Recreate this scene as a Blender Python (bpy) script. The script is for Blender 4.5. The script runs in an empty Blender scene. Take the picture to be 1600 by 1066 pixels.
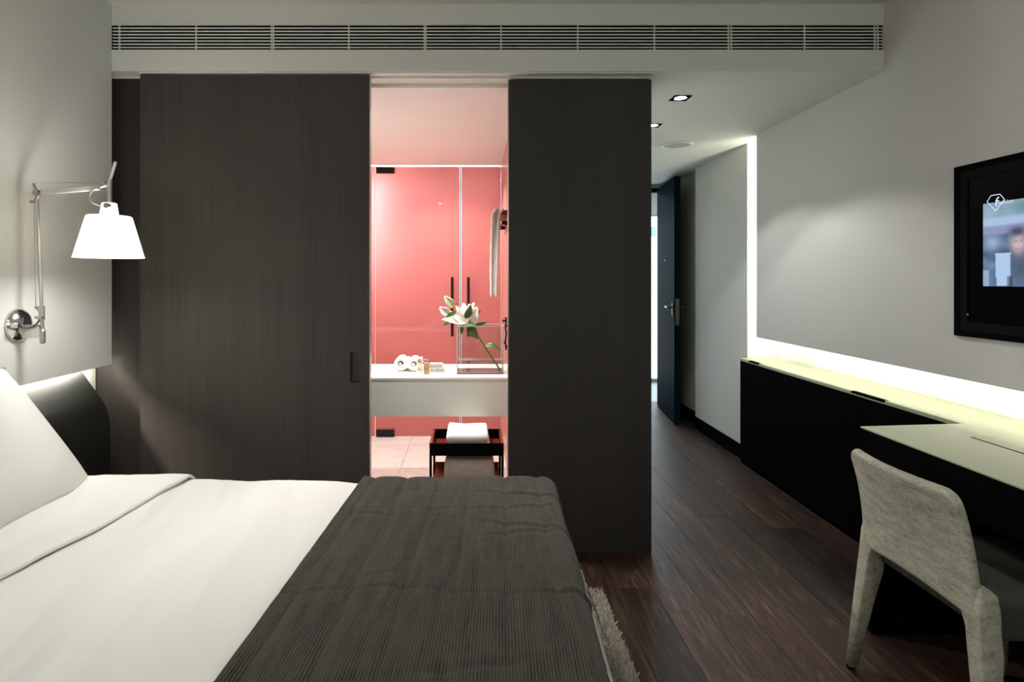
import bpy, bmesh, math, random
from mathutils import Vector, Matrix, noise, geometry

random.seed(7)
PI = math.pi
scene = bpy.context.scene
COL = scene.collection

# ------------------------------------------------------------------ camera
cam_data = bpy.data.cameras.new('camera')
cam_data.sensor_width = 36.0
cam_data.lens = 20.25
cam_data.shift_x = 0.03875
cam_data.shift_y = -0.0606
cam_data.clip_start = 0.05
cam = bpy.data.objects.new('camera', cam_data)
cam.location = (0, 0, 1.32)
cam.rotation_euler = (PI / 2, 0, 0)
COL.objects.link(cam)
scene.camera = cam

# ------------------------------------------------------------------ world, exposure
world = bpy.data.worlds.new('world')
world.use_nodes = True
world.node_tree.nodes['Background'].inputs[0].default_value = (0.05, 0.06, 0.08, 1)
world.node_tree.nodes['Background'].inputs[1].default_value = 0.2
scene.world = world
scene.view_settings.view_transform = 'Standard'
scene.view_settings.look = 'None'
scene.view_settings.gamma = 1.0
scene.view_settings.use_curve_mapping = False
scene.view_settings.exposure = 0.25

# ------------------------------------------------------------------ lights
def area(name, loc, target, sx, sy, power, color=(1, 1, 1)):
    d = bpy.data.lights.new(name, 'AREA')
    d.shape = 'RECTANGLE'
    d.size = sx
    d.size_y = sy
    d.energy = power
    d.color = color
    o = bpy.data.objects.new(name, d)
    o.location = loc
    v = Vector(target) - Vector(loc)
    o.rotation_euler = v.to_track_quat('-Z', 'Y').to_euler()
    COL.objects.link(o)
    return o

def spot(name, loc, target, angle, blend, power, color=(1, 1, 1), radius=0.03):
    d = bpy.data.lights.new(name, 'SPOT')
    d.spot_size = math.radians(angle)
    d.spot_blend = blend
    d.energy = power
    d.color = color
    d.shadow_soft_size = radius
    o = bpy.data.objects.new(name, d)
    o.location = loc
    v = Vector(target) - Vector(loc)
    o.rotation_euler = v.to_track_quat('-Z', 'Y').to_euler()
    COL.objects.link(o)
    return o

def point(name, loc, power, color=(1, 1, 1), radius=0.04):
    d = bpy.data.lights.new(name, 'POINT')
    d.energy = power
    d.color = color
    d.shadow_soft_size = radius
    o = bpy.data.objects.new(name, d)
    o.location = loc
    COL.objects.link(o)
    return o

LED = (1.0, 0.985, 0.84)
WARM = (1.0, 0.985, 0.92)
NEUTRAL = (1.0, 1.0, 0.98)
COOL = (0.93, 0.97, 1.0)
# corridor downlights (the two in the lowered ceiling)
DOWNLIGHTS = ((1.118, 3.095, 2.295), (1.143, 3.65, 2.295))
for p in DOWNLIGHTS:
    spot('downlight_beam', (p[0], p[1], p[2] - 0.005), (p[0], p[1] - 0.32, 0), 114, 0.22, 34, NEUTRAL, 0.025)
# added spot brightens the bed; the pair behind the camera are ceiling spots
spot('offframe_spot_beam', (-0.70, 1.80, 2.60), (-0.80, 1.88, 0), 54, 1.0, 38, NEUTRAL, 0.03)
for x in (-0.86, -0.55):
    spot('offframe_spot_beam', (x, -0.3, 2.60), (x, -0.3, 0), 151, 0.25, 15, NEUTRAL, 0.03)
spot('added_wall_spot', (-1.20, 1.98, 1.46), (1.9, 1.2, 1.25), 60, 0.8, 18, NEUTRAL, 0.08)  # added beam beside the lamp, brightens the television wall
point('unseen_fill_light', (1.0, -1.0, 1.9), 17, NEUTRAL, 0.12)  # added fill behind the camera for the bulkhead and dark doors
# bedside bulbs: the lamp in view and an unseen twin added for bed and pillow
point('bedside_bulb_light', (-1.35, 2.105, 1.478), 12.0, (1.0, 1.0, 0.93), 0.055)
point('bedside_bulb_light', (-1.352, 0.25, 1.47), 7.0, (1.0, 0.97, 0.88), 0.05)
# LED coves: behind the television wall panel (along its foot and its end) and over the headboard
area('cove_led_strip', (2.03, 1.9, 0.985), (2.17, 1.9, 0.80), 3.9, 0.03, 8.0, LED)
area('cove_led_strip', (2.03, 3.885, 1.62), (2.10, 4.135, 1.62), 0.03, 1.34, 8, LED)
area('cove_led_strip', (-1.772, 1.53, 0.955), (-1.765, 1.53, 0.2), 2.3, 0.03, 22, LED)
# bathroom downlights behind the opening's head, and the lit shower room behind the glass
for x, y in ((-0.59, 2.96), (-0.38, 2.96), (-0.95, 3.95), (-0.2, 4.3)):
    spot('bathroom_downlight_beam', (x, y, 2.262), (x, y, 0), 130, 0.6, 70, (1.0, 0.96, 0.90), 0.04)
area('shower_led_panel', (-1.0, 5.08, 1.80), (-0.62, 4.82, 1.62), 0.10, 0.8, 34, (1.0, 0.97, 0.97))
area('shower_led_panel', (-0.25, 5.35, 2.24), (-0.25, 5.3, 0), 0.8, 0.4, 16, (0.95, 0.96, 1.0))
area('bathroom_fill_light', (-1.50, 3.35, 1.70), (0.0, 3.2, 1.9), 0.12, 0.8, 5, (1.0, 0.98, 0.93))  # added side fill, unseen; lifts the ceiling and counter front
# hotel hallway beyond the entrance door
area('hallway_light', (1.2, 6.75, 2.40), (1.2, 6.7, 0), 1.2, 0.5, 26, (0.55, 0.82, 1.0))

# ------------------------------------------------------------------ node helpers
def lin(r, g, b):
    def f(c):
        c /= 255.0
        return c / 12.92 if c <= 0.04045 else ((c + 0.055) / 1.055) ** 2.4
    return (f(r), f(g), f(b), 1.0)

def mat(name, color, rough=0.6, metal=0.0, spec=0.5, **kw):
    m = bpy.data.materials.new(name)
    m.use_nodes = True
    b = m.node_tree.nodes['Principled BSDF']
    b.inputs['Base Color'].default_value = color
    b.inputs['Roughness'].default_value = rough
    b.inputs['Metallic'].default_value = metal
    b.inputs['Specular IOR Level'].default_value = spec
    for k, v in kw.items():
        b.inputs[k.replace('_', ' ')].default_value = v
    return m

def nodes_of(m):
    t = m.node_tree
    return t, t.nodes, t.links, t.nodes['Principled BSDF']

def coords(m, scale, kind='Object', rot=(0, 0, 0)):
    t, n, l, b = nodes_of(m)
    tc = n.new('ShaderNodeTexCoord')
    mp = n.new('ShaderNodeMapping')
    mp.inputs['Scale'].default_value = scale
    mp.inputs['Rotation'].default_value = rot
    l.new(tc.outputs[kind], mp.inputs['Vector'])
    return mp.outputs['Vector']

def noise_tex(m, vec, scale, detail=4, rough=0.55, distortion=0.0):
    t, n, l, b = nodes_of(m)
    x = n.new('ShaderNodeTexNoise')
    x.inputs['Scale'].default_value = scale
    x.inputs['Detail'].default_value = detail
    x.inputs['Roughness'].default_value = rough
    x.inputs['Distortion'].default_value = distortion
    l.new(vec, x.inputs['Vector'])
    return x.outputs['Fac']

def ramp(m, fac, stops):
    t, n, l, b = nodes_of(m)
    r = n.new('ShaderNodeValToRGB')
    e = r.color_ramp.elements
    e[0].position, e[0].color = stops[0]
    e[1].position, e[1].color = stops[-1]
    for p, c in stops[1:-1]:
        k = e.new(p)
        k.color = c
    l.new(fac, r.inputs['Fac'])
    return r.outputs['Color']

def bump(m, height, strength, dist=0.01):
    t, n, l, b = nodes_of(m)
    x = n.new('ShaderNodeBump')
    x.inputs['Strength'].default_value = strength
    x.inputs['Distance'].default_value = dist
    l.new(height, x.inputs['Height'])
    l.new(x.outputs['Normal'], b.inputs['Normal'])
    return x

def set_color(m, sock):
    t, n, l, b = nodes_of(m)
    l.new(sock, b.inputs['Base Color'])

def emissive(name, color, strength, base=(0.8, 0.8, 0.8, 1)):
    m = mat(name, base, 0.5)
    b = m.node_tree.nodes['Principled BSDF']
    b.inputs['Emission Color'].default_value = color
    b.inputs['Emission Strength'].default_value = strength
    return m

def plaster(name, c):
    m = mat(name, c, 0.85, spec=0.25)
    v = coords(m, (1, 1, 1))
    f = noise_tex(m, v, 90, 3)
    bump(m, f, 0.08, 0.002)
    return m

def wenge(name, dark, light, rough=0.58, spec=0.35):
    """Dark veneer: fine upright grain."""
    m = mat(name, light, rough, spec=spec)
    v = coords(m, (150, 150, 1.2))
    f = noise_tex(m, v, 2.2, 3, 0.65)
    v2 = coords(m, (9, 9, 0.12))
    g = noise_tex(m, v2, 1.0, 2)
    t, n, l, b = nodes_of(m)
    mx = n.new('ShaderNodeMath')
    mx.operation = 'MULTIPLY_ADD'
    l.new(g, mx.inputs[0])
    mx.inputs[1].default_value = 0.45
    l.new(f, mx.inputs[2])
    c = ramp(m, mx.outputs[0], [(0.25, dark), (1.05, light)])
    set_color(m, c)
    bump(m, f, 0.12, 0.001)
    return m

def fabric(name, c1, c2, scale=260, bstr=0.25, mottled=6.0, rough=0.95):
    m = mat(name, c1, rough, spec=0.15)
    v = coords(m, (1, 1, 1))
    f = noise_tex(m, v, scale, 2)
    g = noise_tex(m, v, mottled * 6, 5, 0.7)
    t, n, l, b = nodes_of(m)
    mx = n.new('ShaderNodeMath')
    mx.operation = 'MULTIPLY_ADD'
    l.new(f, mx.inputs[0])
    mx.inputs[1].default_value = 0.5
    l.new(g, mx.inputs[2])
    set_color(m, ramp(m, mx.outputs[0], [(0.5, c1), (1.0, c2)]))
    bump(m, f, bstr, 0.002)
    return m

M = {}
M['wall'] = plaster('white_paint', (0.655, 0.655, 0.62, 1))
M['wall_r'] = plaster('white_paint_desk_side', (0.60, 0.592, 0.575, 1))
M['ceil'] = plaster('ceiling_paint', (0.65, 0.655, 0.61, 1))
M['bath_ceil'] = plaster('bathroom_ceiling_paint', (0.80, 0.78, 0.74, 1))
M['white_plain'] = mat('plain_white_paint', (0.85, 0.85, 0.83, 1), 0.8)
M['slot'] = mat('dark_slot', (0.003, 0.003, 0.003, 1), 0.9, spec=0.02)
M['wenge'] = wenge('dark_wenge_veneer', (0.022, 0.017, 0.015, 1), (0.062, 0.050, 0.045, 1))
M['black_wood'] = wenge('black_stained_wood', (0.0022, 0.0022, 0.0024, 1), (0.0055, 0.005, 0.005, 1), 0.6, 0.03)
M['black'] = mat('black_lacquer', (0.004, 0.004, 0.0042, 1), 0.6, spec=0.03, IOR=1.12)
M['black_metal'] = mat('black_metal', (0.012, 0.010, 0.010, 1), 0.35, 0.6)
M['black_gloss'] = mat('black_gloss', (0.002, 0.002, 0.003, 1), 0.12, spec=0.15, IOR=1.15)
M['brown_metal'] = mat('dark_bronze', (0.030, 0.010, 0.008, 1), 0.4, 0.5)
M['entry'] = wenge('teal_black_door_veneer', (0.0025, 0.007, 0.010, 1), (0.006, 0.016, 0.024, 1), 0.55, 0.06)
M['entry'].node_tree.nodes['Principled BSDF'].inputs['IOR'].default_value = 1.12
for k in ('black', 'black_wood'):
    M[k].node_tree.nodes['Principled BSDF'].inputs['IOR'].default_value = 1.10
M['chrome'] = mat('chrome', (0.70, 0.70, 0.70, 1), 0.16, 1.0)
M['rod'] = mat('satin_chrome_rod', (0.50, 0.50, 0.49, 1), 0.38, 1.0)
M['alu'] = mat('satin_aluminium', (0.72, 0.71, 0.66, 1), 0.35, 0.75)
M['steel'] = mat('brushed_steel', (0.45, 0.42, 0.38, 1), 0.3, 1.0)
M['dull_steel'] = mat('dark_steel', (0.14, 0.125, 0.10, 1), 0.45, 0.8)  # darker steel for the entrance door fittings
M['cord'] = mat('grey_flex', (0.10, 0.10, 0.10, 1), 0.5)
def make_shade():
    m = bpy.data.materials.new('parchment_shade')
    m.use_nodes = True
    t = m.node_tree
    n, l = t.nodes, t.links
    n.clear()
    out = n.new('ShaderNodeOutputMaterial')
    tr = n.new('ShaderNodeBsdfTranslucent'); tr.inputs[0].default_value = (0.93, 0.91, 0.86, 1)
    df = n.new('ShaderNodeBsdfDiffuse'); df.inputs[0].default_value = (0.9, 0.88, 0.84, 1)
    mx = n.new('ShaderNodeMixShader'); mx.inputs[0].default_value = 0.62
    l.new(df.outputs[0], mx.inputs[1]); l.new(tr.outputs[0], mx.inputs[2])
    tp = n.new('ShaderNodeBsdfTransparent'); tp.inputs[0].default_value = (0.95, 0.93, 0.88, 1)
    m2 = n.new('ShaderNodeMixShader'); m2.inputs[0].default_value = 0.22
    l.new(mx.outputs[0], m2.inputs[1]); l.new(tp.outputs[0], m2.inputs[2])
    l.new(m2.outputs[0], out.inputs[0])
    return m
M['shade'] = make_shade()
M['socket'] = emissive('lit_shade_neck', (1.0, 0.985, 0.93, 1), 0.75)
M['bulb'] = emissive('lit_bulb', (1.0, 0.97, 0.90, 1), 25)
M['reflector'] = mat('reflector', (0.9, 0.9, 0.9, 1), 0.2, 0.9)
M['top'] = mat('pale_lacquer_top', lin(172, 176, 146), 0.38, spec=0.35)
M['stonewhite'] = mat('white_solid_surface', (0.80, 0.80, 0.77, 1), 0.35)
M['vanity_front'] = mat('pale_vanity_front', (0.66, 0.71, 0.65, 1), 0.22, spec=0.5)
M['bathwall'] = mat('bathroom_side_wall', (0.55, 0.24, 0.21, 1), 0.3)
M['towel'] = fabric('white_terry', (0.74, 0.73, 0.70, 1), (0.86, 0.85, 0.82, 1), 420, 0.5)
M['towel_grey'] = fabric('grey_towel', (0.44, 0.46, 0.43, 1), (0.60, 0.62, 0.58, 1), 420, 0.5)
M['taupe'] = fabric('taupe_towel', (0.42, 0.34, 0.27, 1), (0.55, 0.46, 0.38, 1), 380, 0.5)
M['tray'] = mat('oxblood_lacquer', (0.20, 0.024, 0.014, 1), 0.3)
M['petal'] = mat('lily_petal', (0.80, 0.80, 0.72, 1), 0.5)
M['bud'] = mat('lily_bud', (0.55, 0.62, 0.35, 1), 0.5)
M['leaf'] = mat('lily_leaf', (0.045, 0.13, 0.020, 1), 0.4)
M['stem'] = mat('lily_stem', (0.09, 0.20, 0.04, 1), 0.45)
M['pollen'] = mat('lily_anther', (0.25, 0.09, 0.02, 1), 0.8)
M['clear_liquid'] = mat('pale_liquid', (0.66, 0.70, 0.52, 1), 0.12)
M['amber'] = mat('amber_liquid', (0.42, 0.25, 0.085, 1), 0.12)
M['card'] = mat('soap_carton', (0.55, 0.56, 0.50, 1), 0.5)
M['print'] = mat('grey_print', (0.22, 0.20, 0.20, 1), 0.7)
M['hall_floor'] = mat('hallway_floor', (0.20, 0.23, 0.25, 1), 0.4)
M['hall_panel'] = emissive('backlit_glass', (0.84, 0.95, 1.0, 1), 2.6)
M['hall_sign'] = emissive('backlit_cyan', (0.10, 0.75, 0.85, 1), 1.0)
M['logo'] = emissive('screen_logo', (0.75, 0.85, 1.0, 1), 0.9, (0, 0, 0, 1))

# white linen with a faint weave
def make_linen(name, c):
    m = mat(name, c, 0.9, spec=0.15)
    v = coords(m, (1, 1, 1))
    f = noise_tex(m, v, 700, 1)
    bump(m, f, 0.05, 0.001)
    return m
M['linen'] = make_linen('white_cotton', (0.82, 0.815, 0.78, 1))
M['linen_p'] = make_linen('white_pillow_cotton', (0.84, 0.835, 0.80, 1))

# corduroy
def make_cord():
    m = mat('grey_brown_corduroy', (0.05, 0.045, 0.04, 1), 0.95, spec=0.12)
    m.node_tree.nodes['Principled BSDF'].inputs['Sheen Weight'].default_value = 0.1
    t, n, l, b = nodes_of(m)
    v = coords(m, (1, 1, 1), 'UV')
    w = n.new('ShaderNodeTexWave')
    w.wave_type = 'BANDS'
    w.bands_direction = 'X'
    w.inputs['Scale'].default_value = 50.0
    w.inputs['Distortion'].default_value = 0.25
    w.inputs['Detail'].default_value = 1.0
    w.inputs['Detail Scale'].default_value = 2.0
    l.new(v, w.inputs['Vector'])
    v2 = coords(m, (16, 2.2, 1), 'UV')
    g = noise_tex(m, v2, 2.5, 5, 0.7)
    v3 = coords(m, (300, 60, 1), 'UV')
    h = noise_tex(m, v3, 1.0, 2)
    a1 = n.new('ShaderNodeMath'); a1.operation = 'MULTIPLY_ADD'
    l.new(w.outputs['Fac'], a1.inputs[0]); a1.inputs[1].default_value = 0.42; l.new(g, a1.inputs[2])
    a2 = n.new('ShaderNodeMath'); a2.operation = 'MULTIPLY_ADD'
    l.new(h, a2.inputs[0]); a2.inputs[1].default_value = 0.35; l.new(a1.outputs[0], a2.inputs[2])
    set_color(m, ramp(m, a2.outputs[0], [(0.50, (0.008, 0.007, 0.006, 1)), (1.10, (0.074, 0.067, 0.055, 1))]))
    bump(m, w.outputs['Fac'], 0.5, 0.002)
    return m
M['corduroy'] = make_cord()

# dark oak boards, every board its own tone and figure
def make_oak():
    m = mat('smoked_oak', (0.05, 0.03, 0.02, 1), 0.4, spec=0.25)
    t, n, l, b = nodes_of(m)
    oi = n.new('ShaderNodeObjectInfo')
    geo = n.new('ShaderNodeNewGeometry')
    sc = n.new('ShaderNodeVectorMath'); sc.operation = 'SCALE'
    cmb = n.new('ShaderNodeCombineXYZ')
    for k in range(3):
        l.new(oi.outputs['Random'], cmb.inputs[k])
    l.new(cmb.outputs[0], sc.inputs[0]); sc.inputs['Scale'].default_value = 37.0
    ad = n.new('ShaderNodeVectorMath'); ad.operation = 'ADD'
    l.new(geo.outputs['Position'], ad.inputs[0]); l.new(sc.outputs[0], ad.inputs[1])
    mp = n.new('ShaderNodeMapping'); mp.inputs['Scale'].default_value = (14, 1.3, 1)
    l.new(ad.outputs[0], mp.inputs['Vector'])
    f = noise_tex(m, mp.outputs['Vector'], 1.3, 6, 0.70, 2.4)
    mp2 = n.new('ShaderNodeMapping'); mp2.inputs['Scale'].default_value = (160, 7, 1)
    l.new(ad.outputs[0], mp2.inputs['Vector'])
    g = noise_tex(m, mp2.outputs['Vector'], 1.5, 3, 0.7, 0.5)
    a = n.new('ShaderNodeMath'); a.operation = 'MULTIPLY_ADD'
    l.new(g, a.inputs[0]); a.inputs[1].default_value = 0.55; l.new(f, a.inputs[2])
    c = ramp(m, a.outputs[0], [(0.50, (0.012, 0.0075, 0.006, 1)), (0.80, (0.040, 0.020, 0.013, 1)), (1.02, (0.115, 0.072, 0.052, 1))])
    hsv = n.new('ShaderNodeHueSaturation')
    l.new(c, hsv.inputs['Color'])
    mr = n.new('ShaderNodeMapRange')
    l.new(oi.outputs['Random'], mr.inputs['Value'])
    mr.inputs['To Min'].default_value = 0.55; mr.inputs['To Max'].default_value = 1.45
    l.new(mr.outputs[0], hsv.inputs['Value'])
    set_color(m, hsv.outputs['Color'])
    rr = n.new('ShaderNodeMapRange')
    l.new(f, rr.inputs['Value'])
    rr.inputs['To Min'].default_value = 0.36; rr.inputs['To Max'].default_value = 0.56
    l.new(rr.outputs[0], b.inputs['Roughness'])
    bump(m, a.outputs[0], 0.22, 0.002)
    return m
M['oak'] = make_oak()

# pale veined stone tiles
def make_tile():
    m = mat('pale_stone_tile', (0.6, 0.52, 0.47, 1), 0.28)
    v = coords(m, (1, 1, 1))
    f = noise_tex(m, v, 3.0, 6, 0.65, 1.8)
    set_color(m, ramp(m, f, [(0.30, (0.46, 0.39, 0.35, 1)), (0.45, (0.62, 0.57, 0.53, 1)), (0.8, (0.70, 0.66, 0.62, 1))]))
    return m
M['tile'] = make_tile()

# rose back-lit glass: part of the light behind comes through, gloss in front
def make_rose():
    m = bpy.data.materials.new('rose_glass')
    m.use_nodes = True
    t = m.node_tree
    n, l = t.nodes, t.links
    n.clear()
    out = n.new('ShaderNodeOutputMaterial')
    tr = n.new('ShaderNodeBsdfTranslucent'); tr.inputs[0].default_value = (0.92, 0.58, 0.57, 1)
    df = n.new('ShaderNodeBsdfDiffuse'); df.inputs[0].default_value = (0.54, 0.135, 0.115, 1)
    mx = n.new('ShaderNodeMixShader'); mx.inputs[0].default_value = 0.5
    l.new(df.outputs[0], mx.inputs[1]); l.new(tr.outputs[0], mx.inputs[2])
    gl = n.new('ShaderNodeBsdfGlossy'); gl.inputs['Roughness'].default_value = 0.03
    fr = n.new('ShaderNodeFresnel'); fr.inputs[0].default_value = 1.5
    m2 = n.new('ShaderNodeMixShader')
    l.new(fr.outputs[0], m2.inputs[0]); l.new(mx.outputs[0], m2.inputs[1]); l.new(gl.outputs[0], m2.inputs[2])
    l.new(m2.outputs[0], out.inputs[0])
    return m
M['rose'] = make_rose()

def make_clear(name, tint, ior=1.45, rough=0.0):
    """Thin clear glass: straight-through transmission with a real surface reflection."""
    m = bpy.data.materials.new(name)
    m.use_nodes = True
    t = m.node_tree
    n, l = t.nodes, t.links
    n.clear()
    out = n.new('ShaderNodeOutputMaterial')
    tp = n.new('ShaderNodeBsdfTransparent'); tp.inputs[0].default_value = tint
    gl = n.new('ShaderNodeBsdfGlossy'); gl.inputs['Roughness'].default_value = rough
    lw = n.new('ShaderNodeLayerWeight'); lw.inputs[0].default_value = 0.5
    pw = n.new('ShaderNodeMath'); pw.operation = 'POWER'; pw.inputs[1].default_value = 5.0
    l.new(lw.outputs['Facing'], pw.inputs[0])
    f0 = ((ior - 1) / (ior + 1)) ** 2
    fr = n.new('ShaderNodeMath'); fr.operation = 'MULTIPLY_ADD'
    fr.inputs[1].default_value = 1.0 - f0; fr.inputs[2].default_value = f0
    l.new(pw.outputs[0], fr.inputs[0])
    mx = n.new('ShaderNodeMixShader')
    l.new(fr.outputs[0], mx.inputs[0]); l.new(tp.outputs[0], mx.inputs[1]); l.new(gl.outputs[0], mx.inputs[2])
    l.new(mx.outputs[0], out.inputs[0])
    return m
M['glass'] = make_clear('clear_glass', (0.95, 0.97, 0.96, 1))
M['water'] = make_clear('water', (0.96, 0.96, 0.97, 1), 1.06)
M['glass_edge'] = mat('polished_glass_edge', (0.62, 0.70, 0.66, 1), 0.1, spec=0.8)
M['glass_base'] = mat('thick_glass_base', (0.25, 0.16, 0.18, 1), 0.06, spec=0.8)

# ------------------------------------------------------------------ mesh helpers
def new_obj(name, bm, material, parent=None, smooth=False, loc=None):
    """bm is in world space; the object's origin goes to loc (default: the middle of its underside)."""
    me = bpy.data.meshes.new(name)
    bm.normal_update()
    bm.to_mesh(me)
    bm.free()
    mats = material if isinstance(material, (list, tuple)) else [material]
    for x in mats:
        me.materials.append(x)
    if smooth:
        for p in me.polygons:
            p.use_smooth = True
    o = bpy.data.objects.new(name, me)
    COL.objects.link(o)
    if loc is None:
        vs = [v.co for v in me.vertices]
        lo = [min(v[k] for v in vs) for k in range(3)]
        hi = [max(v[k] for v in vs) for k in range(3)]
        loc = ((lo[0] + hi[0]) / 2, (lo[1] + hi[1]) / 2, lo[2])
    loc = Vector(loc)
    me.transform(Matrix.Translation(-loc))
    o['at'] = tuple(loc)
    if parent is None:
        o.location = loc
    else:
        adopt(o, parent)
    return o

def adopt(o, parent):
    o.parent = parent
    p = Vector(parent['at'])
    o.location = Vector(o['at']) - p

def thing(name, label, cat, loc, group=None, kind=None):
    o = bpy.data.objects.new(name, None)
    o.empty_display_size = 0.05
    o.location = loc
    o['at'] = tuple(loc)
    COL.objects.link(o)
    return tag(o, label, cat, group, kind)

def tag(o, label=None, cat=None, group=None, kind=None):
    if label: o['label'] = label
    if cat: o['category'] = cat
    if group: o['group'] = group
    if kind: o['kind'] = kind
    return o

def box(bm, x0, x1, y0, y1, z0, z1, mi=0):
    vs = [bm.verts.new(p) for p in ((x0, y0, z0), (x1, y0, z0), (x1, y1, z0), (x0, y1, z0),
                                    (x0, y0, z1), (x1, y0, z1), (x1, y1, z1), (x0, y1, z1))]
    for f in ((0, 3, 2, 1), (4, 5, 6, 7), (0, 1, 5, 4), (1, 2, 6, 5), (2, 3, 7, 6), (3, 0, 4, 7)):
        fc = bm.faces.new([vs[i] for i in f])
        fc.material_index = mi
    return vs

def bevel(bm, w, seg=2):
    bmesh.ops.bevel(bm, geom=list(bm.edges), offset=w, segments=seg, affect='EDGES', profile=0.5)
    return bm

def boxm(*a, bev=0.0, seg=2):
    bm = bmesh.new()
    box(bm, *a)
    if bev:
        bevel(bm, bev, seg)
    return bm

def boxes(*lst, bev=0.0):
    bm = bmesh.new()
    for a in lst:
        box(bm, *a)
    if bev:
        bevel(bm, bev, 1)
    return bm

def prism(bm, pts, axis, a, b, mi=0):
    """Extrude a 2-D outline along an axis: 'x' (pts are y,z), 'y' (x,z) or 'z' (x,y)."""
    def P(p, t):
        return {'x': (t, p[0], p[1]), 'y': (p[0], t, p[1]), 'z': (p[0], p[1], t)}[axis]
    A = [bm.verts.new(P(p, a)) for p in pts]
    B = [bm.verts.new(P(p, b)) for p in pts]
    fs = [bm.faces.new(A), bm.faces.new(list(reversed(B)))]
    k = len(pts)
    for i in range(k):
        j = (i + 1) % k
        fs.append(bm.faces.new((A[j], A[i], B[i], B[j])))
    for f in fs:
        f.material_index = mi
    bmesh.ops.recalc_face_normals(bm, faces=fs)
    return bm

def tube(bm, pts, r, seg=10, caps=True):
    pts = [Vector(p) for p in pts]
    rad = r if isinstance(r, (list, tuple)) else [r] * len(pts)
    rings = []
    up = None
    for i, p in enumerate(pts):
        d = (pts[min(i + 1, len(pts) - 1)] - pts[max(i - 1, 0)]).normalized()
        if up is None:
            up = Vector((0, 0, 1)) if abs(d.z) < 0.9 else Vector((0, 1, 0))
        s = d.cross(up).normalized()
        up = s.cross(d).normalized()
        rings.append([bm.verts.new(p + (s * math.cos(2 * PI * k / seg) + up * math.sin(2 * PI * k / seg)) * rad[i]) for k in range(seg)])
    fs = []
    for a, b in zip(rings, rings[1:]):
        for k in range(seg):
            fs.append(bm.faces.new((a[k], a[(k + 1) % seg], b[(k + 1) % seg], b[k])))
    if caps:
        fs.append(bm.faces.new(list(reversed(rings[0]))))
        fs.append(bm.faces.new(rings[-1]))
    bmesh.ops.recalc_face_normals(bm, faces=fs)
    return bm

def lathe(bm, prof, centre, axis='z', seg=32, cap0=True, cap1=True):
    c = Vector(centre)
    def P(r, h, t):
        u, v = r * math.cos(t), r * math.sin(t)
        return c + Vector({'z': (u, v, h), 'x': (h, u, v), 'y': (u, h, v)}[axis])
    rings = [[bm.verts.new(P(r, h, 2 * PI * k / seg)) for k in range(seg)] for r, h in prof]
    fs = []
    for a, b in zip(rings, rings[1:]):
        for k in range(seg):
            fs.append(bm.faces.new((a[k], a[(k + 1) % seg], b[(k + 1) % seg], b[k])))
    if cap0: fs.append(bm.faces.new(rings[0]))
    if cap1: fs.append(bm.faces.new(list(reversed(rings[-1]))))
    bmesh.ops.recalc_face_normals(bm, faces=fs)
    return bm

def smoothpath(pts, n=6):
    """Catmull-Rom through the points."""
    P = [Vector(p) for p in pts]
    P = [P[0] * 2 - P[1]] + P + [P[-1] * 2 - P[-2]]
    out = []
    for i in range(1, len(P) - 2):
        for k in range(n):
            t = k / n
            a, b, c, d = P[i - 1], P[i], P[i + 1], P[i + 2]
            out.append(0.5 * ((2 * b) + (c - a) * t + (2 * a - 5 * b + 4 * c - d) * t * t + (3 * b - a - 3 * c + d) * t ** 3))
    out.append(P[-2])
    return out

def sstep(a, b, x):
    t = max(0.0, min(1.0, (x - a) / (b - a)))
    return t * t * (3 - 2 * t)

def grid_sheet(nu, nv, fn, uv=None):
    bm = bmesh.new()
    V = [[bm.verts.new(fn(i / nu, j / nv)) for j in range(nv + 1)] for i in range(nu + 1)]
    lay = bm.loops.layers.uv.new('UVMap') if uv else None
    for i in range(nu):
        for j in range(nv):
            f = bm.faces.new((V[i][j], V[i + 1][j], V[i + 1][j + 1], V[i][j + 1]))
            if uv:
                for lp, (a, b) in zip(f.loops, ((i, j), (i + 1, j), (i + 1, j + 1), (i, j + 1))):
                    lp[lay].uv = uv(a / nu, b / nv)
    return bm

def solid(o, t, off=-1.0):
    m = o.modifiers.new('solid', 'SOLIDIFY')
    m.thickness = t
    m.offset = off
    return m

def subsurf(o, lv=1):
    m = o.modifiers.new('smooth', 'SUBSURF')
    m.levels = lv
    m.render_levels = lv
    return m

def struct(name, bm, m, label=None, cat=None, parent=None, smooth=False):
    o = new_obj(name, bm, m, parent, smooth)
    if parent is None:
        tag(o, label, cat, None, 'structure')
    return o

# ================================================================== THE SETTING
ZS = 2.295          # underside of the lowered ceiling
ZC = 2.61           # main ceiling
XL, XR = -1.69, 1.928

# floor: boards one by one on a sub-floor
fl = struct('floor', boxm(-2.1, 2.4, -1.3, 6.2, -0.10, -0.014), M['black_wood'], 'dark smoked oak board floor running from the bedside down the corridor', 'floor')
BW = 0.163
x = -2.0
row = 0
while x < 2.3:
    y = -1.3 - random.random() * 1.2
    while y < 6.2:
        L = random.uniform(1.1, 2.1)
        a, b = max(y, -1.3), min(y + L, 6.2)
        cx = x + BW / 2
        hidden = cx < -1.5 or (2.86 < a and cx < 0.8) or (b < 2.0 and cx < 0.1)
        if b - a > 0.05 and not hidden:
            bm = bmesh.new()
            zt = random.uniform(-0.0012, 0.0)
            box(bm, x + 0.0010, x + BW - 0.0010, a + 0.0007, b - 0.0007, -0.014, zt)
            new_obj('floor_plank', bm, M['oak'], fl)
        y += L
    x += BW
    row += 1

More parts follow.
